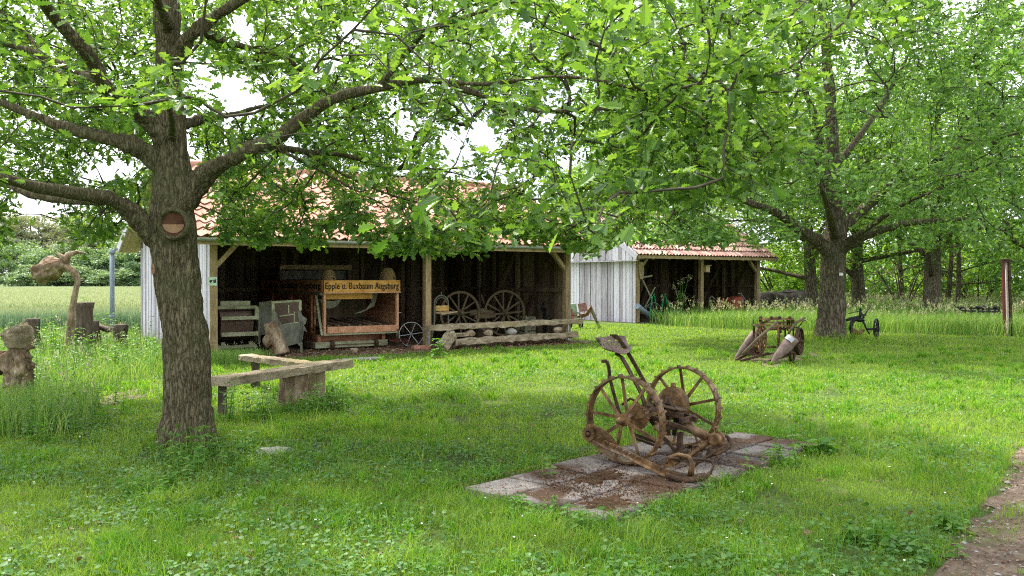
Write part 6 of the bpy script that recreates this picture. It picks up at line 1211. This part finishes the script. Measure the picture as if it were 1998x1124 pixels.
# taller weeds with leaves (nettles) : individual plants
def weed_plant(label, x, y, h, nst, seed, name='weed', group='nettles and weeds in the yard', m='weed', lsz=.07, spread=.12, pairs=5, z0=0, lean=.25):
    r = np.random.default_rng(seed); t = thing(name, (x, y, z0), label, 'plant', 0, group); mb = MB(); pos = []; d = []; sz = []
    for s in range(nst):
        a = r.uniform(0, 6.28); b = np.array([x + math.cos(a) * spread * r.random(), y + math.sin(a) * spread * r.random(), z0]); hh = h * r.uniform(.6, 1.05); ln = r.uniform(0, lean) * hh; a2_ = r.uniform(0, 6.28)
        tip = b + np.array([math.cos(a2_) * ln, math.sin(a2_) * ln, hh]); cc = (b + tip) / 2 + np.array([0, 0, hh * .12]); q_ = bezier(b, cc, tip, 6); mb.tube([tuple(v) for v in q_], list(np.linspace(.004, .0018, 6) * max(1, h * 2)), 4)
        for i in range(pairs):
            f = (i + 1) / pairs; c = b * (1 - f) + tip * f; aa = r.uniform(0, 3.14) 
            for s_ in (0, math.pi): pos.append(c); d.append([math.cos(aa + s_), math.sin(aa + s_), r.uniform(-.3, .35)]); sz.append(lsz * (1.15 - .55 * f) * r.uniform(.75, 1.2))
        pos.append(tip); d.append([math.cos(a2_), math.sin(a2_), .4]); sz.append(lsz * .7)
    mb.build('stems', M['tall'], t); n = len(pos); nv = r.normal(0, .3, (n, 3)); nv[:, 2] += 1
    scatter('leaves', leaf_template([(0, 0), (.2, .22), (.45, .27), (.75, .16), (1, 0)], .06, .18), np.array(pos), np.array(d), nv, np.array(sz), M[m], t); return t
wl = [('bushy green weed at the left foot of the near oak', 355, 905, .30, 12), ('green weed climbing at the right foot of the near oak', 415, 905, .32, 12), ('low leafy weed in front of the near oak trunk', 385, 925, .22, 12), ('weed with many leaves between the oak trunk and flat stone', 460, 890, .24, 10), ('fresh nettle left of the near oak by the bare soil', 175, 870, .28, 5), ('pale leafy weed left of the fresh nettle', 80, 868, .26, 7), ('tall leafy weed under the bench plank beside the trunk', 445, 830, .55, 8), ('dark leafy bush under the bench tip right of its stump', 640, 800, .34, 22), ('leafy weed left of the bench stump', 520, 815, .30, 10), ('second dark weed below the bench stump', 600, 808, .26, 16), ('broad leaved dock by the tilted log block', 856, 700, .42, 5), ('tall weed sprouting at the right end of the slabs', 1548, 885, .36, 3), ('dark weed mat around the right corner of the slabs', 1530, 905, .16, 14), ('lone seedling growing from the slab joint left of the mower', 1085, 940, .20, 2), ('thin seedling in front of the mower shoe', 1437, 945, .26, 1), ('broad leaf weed at the very right end of the slab edge', 1590, 885, .14, 5), ('weed tuft at the nearest corner of the slabs', 1130, 1040, .16, 8), ('weeds along the near slab edge left part', 1020, 1010, .12, 9), ('round leaved weed near the path in the lower right', 1790, 1085, .14, 12), ('plantain at the edge of the path', 1860, 1035, .12, 8), ('leafy weed before the left part of the lawn near the frame bottom', 300, 975, .14, 12), ('grey green weed near the bottom right by the gravel', 1720, 1060, .12, 10)]
for i, (lab, px, py, h, nst) in enumerate(wl):
    c = G(px, py); z0 = .04 if 'seedling' in lab else 0
    weed_plant(lab, c.x, c.y, h, nst, 300 + i, spread=.12 if nst < 9 else .28, lsz=.075 if 'dock' not in lab and 'broad' not in lab else .15, pairs=4, z0=z0)
# tall meadow grass right, tall weeds left
def tallgrass(name, label, poly, n, y0, y1, hm, dens_pow, wid, seedfrac, seedsz, marg=3, hv=.3):
    X, Y = wedge(n, y0, y1, dens_pow, marg); k = inpoly(X, Y, poly) & excl(X, Y, [shed_fp1, shed_fp2, worn_poly]); X, Y = X[k], Y[k]; m = len(X)
    cl_ = cheapnoise(X, Y, 1.2, 14); h = hm * (.62 + hv * rng.random(m) + .16 * cl_); h = np.maximum(h, hm * .3); pos = np.stack([X, Y, np.zeros(m)], 1)
    tag(blades(name, pos, h, wid * (1 + Y / 14) * rng.uniform(.7, 1.3, m), rng.uniform(.15, .75, m), M['tall'], rng), label, 'grass', kind='stuff')
    s = (rng.random(m) < seedfrac) & (cl_ > -.5); sp_ = pos[s].copy(); ns = len(sp_); hs = h[s] * rng.uniform(1.05, 1.4, ns); lean = rng.normal(0, .10, (ns, 2)) * hs[:, None]
    tip = sp_ + np.concatenate([lean, hs[:, None]], 1); bl = blades(name.replace('grass', 'grass_stalks'), sp_, hs, np.full(ns, wid * .7) * (1 + sp_[:, 1] / 14), np.full(ns, .1), M['tall'], rng); tag(bl, 'thin flowering stalks standing above ' + label, 'grass', kind='stuff')
    K = 6; pp = np.repeat(tip, K, 0); pp[:, 2] -= rng.random(ns * K) * .16 * np.repeat(hs, K) ; d = rng.normal(0, .6, (ns * K, 3)); d[:, 2] = np.abs(d[:, 2]) + .6; pp += rng.normal(0, .018, pp.shape); nv = rng.normal(0, 1, pp.shape)
    tag(scatter(name.replace('grass', 'seed_heads'), leaf_template(LENS, .05), pp, d, nv, seedsz * rng.uniform(.6, 1.4, len(pp)) * (1 + pp[:, 1] / 30), M['seed']), 'pinkish beige seed heads over ' + label, 'grass', kind='stuff'); print(name, m, ns)
tallgrass('meadow_grass', 'the uncut meadow on the right', tall_r, 230000, 20, 62, .74, 1.5, .0055, .05, .032, 4)
tallgrass('verge_grass', 'the overgrown corner left of the near oak', tall_l, 120000, 8.5, 25, .48, 1.2, .0045, .025, .024, 6, .4)
tallgrass('post_grass', 'the grass tuft at the left front post of the tiled shed', front_post, 90000, 14, 19, .38, 1, .0045, .01, .02, 2)
# leafy tall weeds among the left verge
vw = [(60, 700), (110, 690), (150, 680), (205, 680), (255, 700), (130, 720), (180, 715), (85, 745), (230, 730), (300, 715), (35, 700), (160, 655), (270, 676)]
names_ = ['leftmost', 'bright', 'slender', 'feathery', 'dense', 'pale', 'wide', 'low', 'short', 'dark', 'ragged', 'tall', 'upright']
for i, (px, py) in enumerate(vw):
    c = G(px, py); weed_plant(names_[i] + ' leafy weed in the overgrown corner ' + ['by the left edge', 'below the sculpture', 'at the sculpture stem', 'below the downpipe', 'before the shed gable', 'in front of the sculpture', 'below the tallest stump', 'right of the carved stump', 'before the worn path', 'beside the near oak trunk', 'above the carved stump', 'behind the sculpture stem', 'at the gable corner'][i], c.x, c.y, [.8, .9, .95, .8, .6, .75, .7, .5, .5, .5, .7, 1.05, .7][i], 9, 400 + i, lsz=.11, spread=.35, pairs=7, group='tall weeds in the overgrown corner')
ad = ['nearest', 'bushiest', 'thinnest', 'lightest', 'drooping', 'knee high', 'leaning', 'hidden', 'upper', 'lower', 'outer', 'inner', 'twin']
for i, (px, py) in enumerate([(20, 830), (75, 850), (140, 838), (185, 800), (110, 780), (50, 770), (150, 745), (95, 715), (215, 712), (250, 732), (285, 700), (30, 730), (120, 655)]):
    c = G(px, py); weed_plant(ad[i] + ' pale stemmed herb among the long grass ' + ['at the lower left corner', 'in front of the carved stump', 'before the carved stump foot', 'at the edge of the worn path', 'right of the carved stump foot', 'behind the carved stump', 'above the worn path', 'under the root head', 'below the fallen log', 'at the bend of the worn path', 'near the shed gable', 'at the left frame edge', 'left of the crooked stem'][i], c.x, c.y, [.45, .5, .4, .35, .55, .6, .6, .7, .6, .5, .6, .6, .9][i], 14, 500 + i, lsz=.07, spread=.4, pairs=8, group='herbs in the overgrown corner', m='clover')
# white flowering weed before the far shed
c = F2.wY(1329, 640, -.35); t = thing('flowering_weed', (c.x, c.y, 0), 'tall weed with white flower heads before the left bay of the far shed', 'plant'); mb = MB(); pos = []
for i in range(9): a = i * .7; tip = Vector((c.x + math.cos(a) * .22 * (i % 3 + 1) / 2, c.y + math.sin(a) * .2, .8 + .11 * i)); mb.tube([(c.x, c.y, 0), (c.x + math.cos(a) * .05, c.y, .7), tip], [.012, .01, .005], 5); pos.append(tip)
mb.build('stems', M['tall'], t); pp = np.concatenate([np.array(p_) + NR.normal(0, .055, (26, 3)) for p_ in pos]); nv = NR.normal(0, .4, pp.shape); nv[:, 2] += 1; scatter('flowers', leaf_template(CL, .03), pp, NR.normal(0, 1, pp.shape), nv, NR.uniform(.03, .05, len(pp)), M['seed'], t)
pp = np.array([[c.x + NR.normal(0, .12), c.y + NR.normal(0, .12), z_] for z_ in NR.uniform(.1, 1.1, 70)]); nv = NR.normal(0, .4, pp.shape); nv[:, 2] += 1; scatter('leaves', leaf_template(LENS, .05), pp, NR.normal(0, 1, pp.shape), nv, NR.uniform(.08, .15, 70), M['weed'], t)
# wheat
wp = [Vector((-9.9, 24.2, 0)), Vector((-17, 22.0, 0)), Vector((-60, 40, 0)), Vector((-90, 96, 0)), Vector((6, 96, 0)), Vector((-3, 50, 0))]
n = 330000; u = rng.random(n); Y = 22 * (96 / 22) ** (u ** .8); X = -Y * rng.uniform(.34, .68, n) ; k = inpoly(X, Y, wp); X, Y = X[k], Y[k]; m = len(X); pos = np.stack([X, Y, np.zeros(m)], 1); h = .86 + .05 * cheapnoise(X, Y, .35, 20) + rng.normal(0, .035, m)
tag(blades('wheat_field', pos, h, .006 * (1 + Y / 13), rng.uniform(.05, .22, m), M['wheat'], rng), 'pale green wheat field stretching to the wood on the left', 'wheat', kind='stuff'); kk = (Y < 60) & (rng.random(m) < .25); q_ = kk.sum(); pe = pos[kk] + np.stack([rng.normal(0, .02, q_), rng.normal(0, .02, q_), h[kk] + rng.uniform(-.04, .03, q_)], 1); de = rng.normal(0, .3, (q_, 3)); de[:, 2] = 1; tag(scatter('wheat_ears', leaf_template(LENS, .2), pe, de, rng.normal(0, 1, (q_, 3)), .07 * (1 + pe[:, 1] / 45), M['ear'], wid=.045 * (1 + pe[:, 1] / 40)), 'pale ears over the near part of the wheat field', 'wheat', kind='stuff'); print('wheat', m)
# grass farther out so that no bare ground shows
X, Y = wedge(60000, 60, 140, 1.0, 10); k = (X > 0) ; X, Y = X[k], Y[k]; m = len(X)
tag(blades('far_meadow_grass', np.stack([X, Y, np.zeros(m)], 1), rng.uniform(.4, .8, m), np.full(m, .06), rng.uniform(.1, .5, m), M['tall'], rng), 'meadow grass far behind the oaks', 'grass', kind='stuff')
# leaf litter and pebbles
def litter(name, label, poly, n, z, sz, m='litter', prob=1.0, y0=4, y1=30):
    bb = np.array([[p_[0], p_[1]] for p_ in poly]); X = rng.uniform(bb[:, 0].min(), bb[:, 0].max(), n); Y = rng.uniform(bb[:, 1].min(), min(y1, bb[:, 1].max()), n); k = inpoly(X, Y, poly); X, Y = X[k], Y[k]; q_ = len(X)
    nv = rng.normal(0, .45, (q_, 3)); nv[:, 2] += 1; d = rng.normal(0, 1, (q_, 3)); d[:, 2] *= .2
    tag(scatter(name, leaf_template(LENS, .1), np.stack([X, Y, z + rng.random(q_) * .012], 1), d, nv, sz * rng.uniform(.5, 1.5, q_), M[m]), label, 'litter', kind='stuff')
front_strip = [F1.w(.5, -.9, 0), F1.w(9, -1.0, 0), F1.w(9, 1.0, 0), F1.w(.2, 1.0, 0)]
litter('leaf_litter', 'brown fallen leaves on the earth in front of the tiled shed', front_strip, 9000, .012, .07); litter('slab_litter', 'brown leaf crumbs strewn over the concrete slabs', slab_poly, 9000, .046, .018); litter('path_litter', 'brown crumbs and chips on the bare path', path_poly, 26000, .010, .022)
mossp = [SLO + E1 * .1 + E2 * .0, SLO + E1 * 2.2 + E2 * .0, SLO + E1 * 2.3 + E2 * .8, SLO + E1 * 1.2 + E2 * 1.2, SLO + E1 * .45 + E2 * .95]
bb_ = rng.random((60000, 2)); XX = bb_[:, 0] * 4 - .3; YY = bb_[:, 1] * 4 + 5.2; kk = inpoly(XX, YY, mossp) & (cheapnoise(XX, YY, 6.5, 71) > -.15 + rng.normal(0, .25, 60000)); XX, YY = XX[kk], YY[kk]; q_ = len(XX); nv = rng.normal(0, .6, (q_, 3)); nv[:, 2] += 1
tag(scatter('moss_crumbs', leaf_template(LENS, .1), np.stack([XX, YY, .042 + rng.random(q_) * .014], 1), rng.normal(0, 1, (q_, 3)) * (1, 1, .3), nv, rng.uniform(.008, .026, q_), M['crumb'], wid=np.full(q_, .02)), 'reddish brown moss and leaf crumbs heaped over the slab joints', 'moss', kind='stuff')
litter('lawn_litter', 'dead brown leaves sprinkled over the lawn', [Vector((-7, 4, 0)), Vector((7, 4, 0)), Vector((8, 15, 0)), Vector((-5, 15, 0))], 1500, .03, .045)
def pebbles(name, label, poly, n, r0, m, y1=30):
    bb = np.array([[p_[0], p_[1]] for p_ in poly]); X = rng.uniform(bb[:, 0].min(), min(8, bb[:, 0].max()), n); Y = rng.uniform(4, min(y1, bb[:, 1].max()), n); k = inpoly(X, Y, poly); X, Y = X[k], Y[k]; q_ = len(X); s = r0 * rng.lognormal(0, .5, q_)
    T = np.array([(1, 0, 0), (0, 1, 0), (-1, 0, 0), (0, -1, 0), (.2, .1, .55), (0, 0, -.4)]); jit = rng.uniform(.7, 1.3, (q_, 6, 3)); a = rng.random(q_) * 6.28; ca, sa_ = np.cos(a)[:, None], np.sin(a)[:, None]; Vt = T[None] * jit * s[:, None, None]
    V = np.stack([Vt[..., 0] * ca - Vt[..., 1] * sa_ + X[:, None], Vt[..., 0] * sa_ + Vt[..., 1] * ca + Y[:, None], Vt[..., 2] + .008], -1).reshape(-1, 3); F = np.array([(0, 1, 4), (1, 2, 4), (2, 3, 4), (3, 0, 4), (1, 0, 5), (2, 1, 5), (3, 2, 5), (0, 3, 5)]); F = (F[None] + (np.arange(q_) * 6)[:, None, None]).reshape(-1, 3)
    tag(np_obj(name, V, [F], m), label, 'gravel', kind='stuff')
pebbles('gravel', 'small grey stones trodden into the bare path', path_poly, 5000, .008, M['stone'])
# daisies and pale specks
X, Y = wedge(330, 4.5, 24, 1.6); k = excl(X, Y, [slab_small, dirt_poly, path_poly, tall_r, tall_l]); X, Y = X[k], Y[k]; m = len(X); nv = rng.normal(0, .3, (m, 3)); nv[:, 2] += 1
tag(scatter('lawn_daisies', leaf_template(CL, .03), np.stack([X, Y, rng.uniform(.06, .1, m)], 1), rng.normal(0, 1, (m, 3)) * (1, 1, .1), nv, rng.uniform(.010, .018, m), M['white']), 'tiny white flowers dotted over the lawn', 'flowers', kind='stuff')
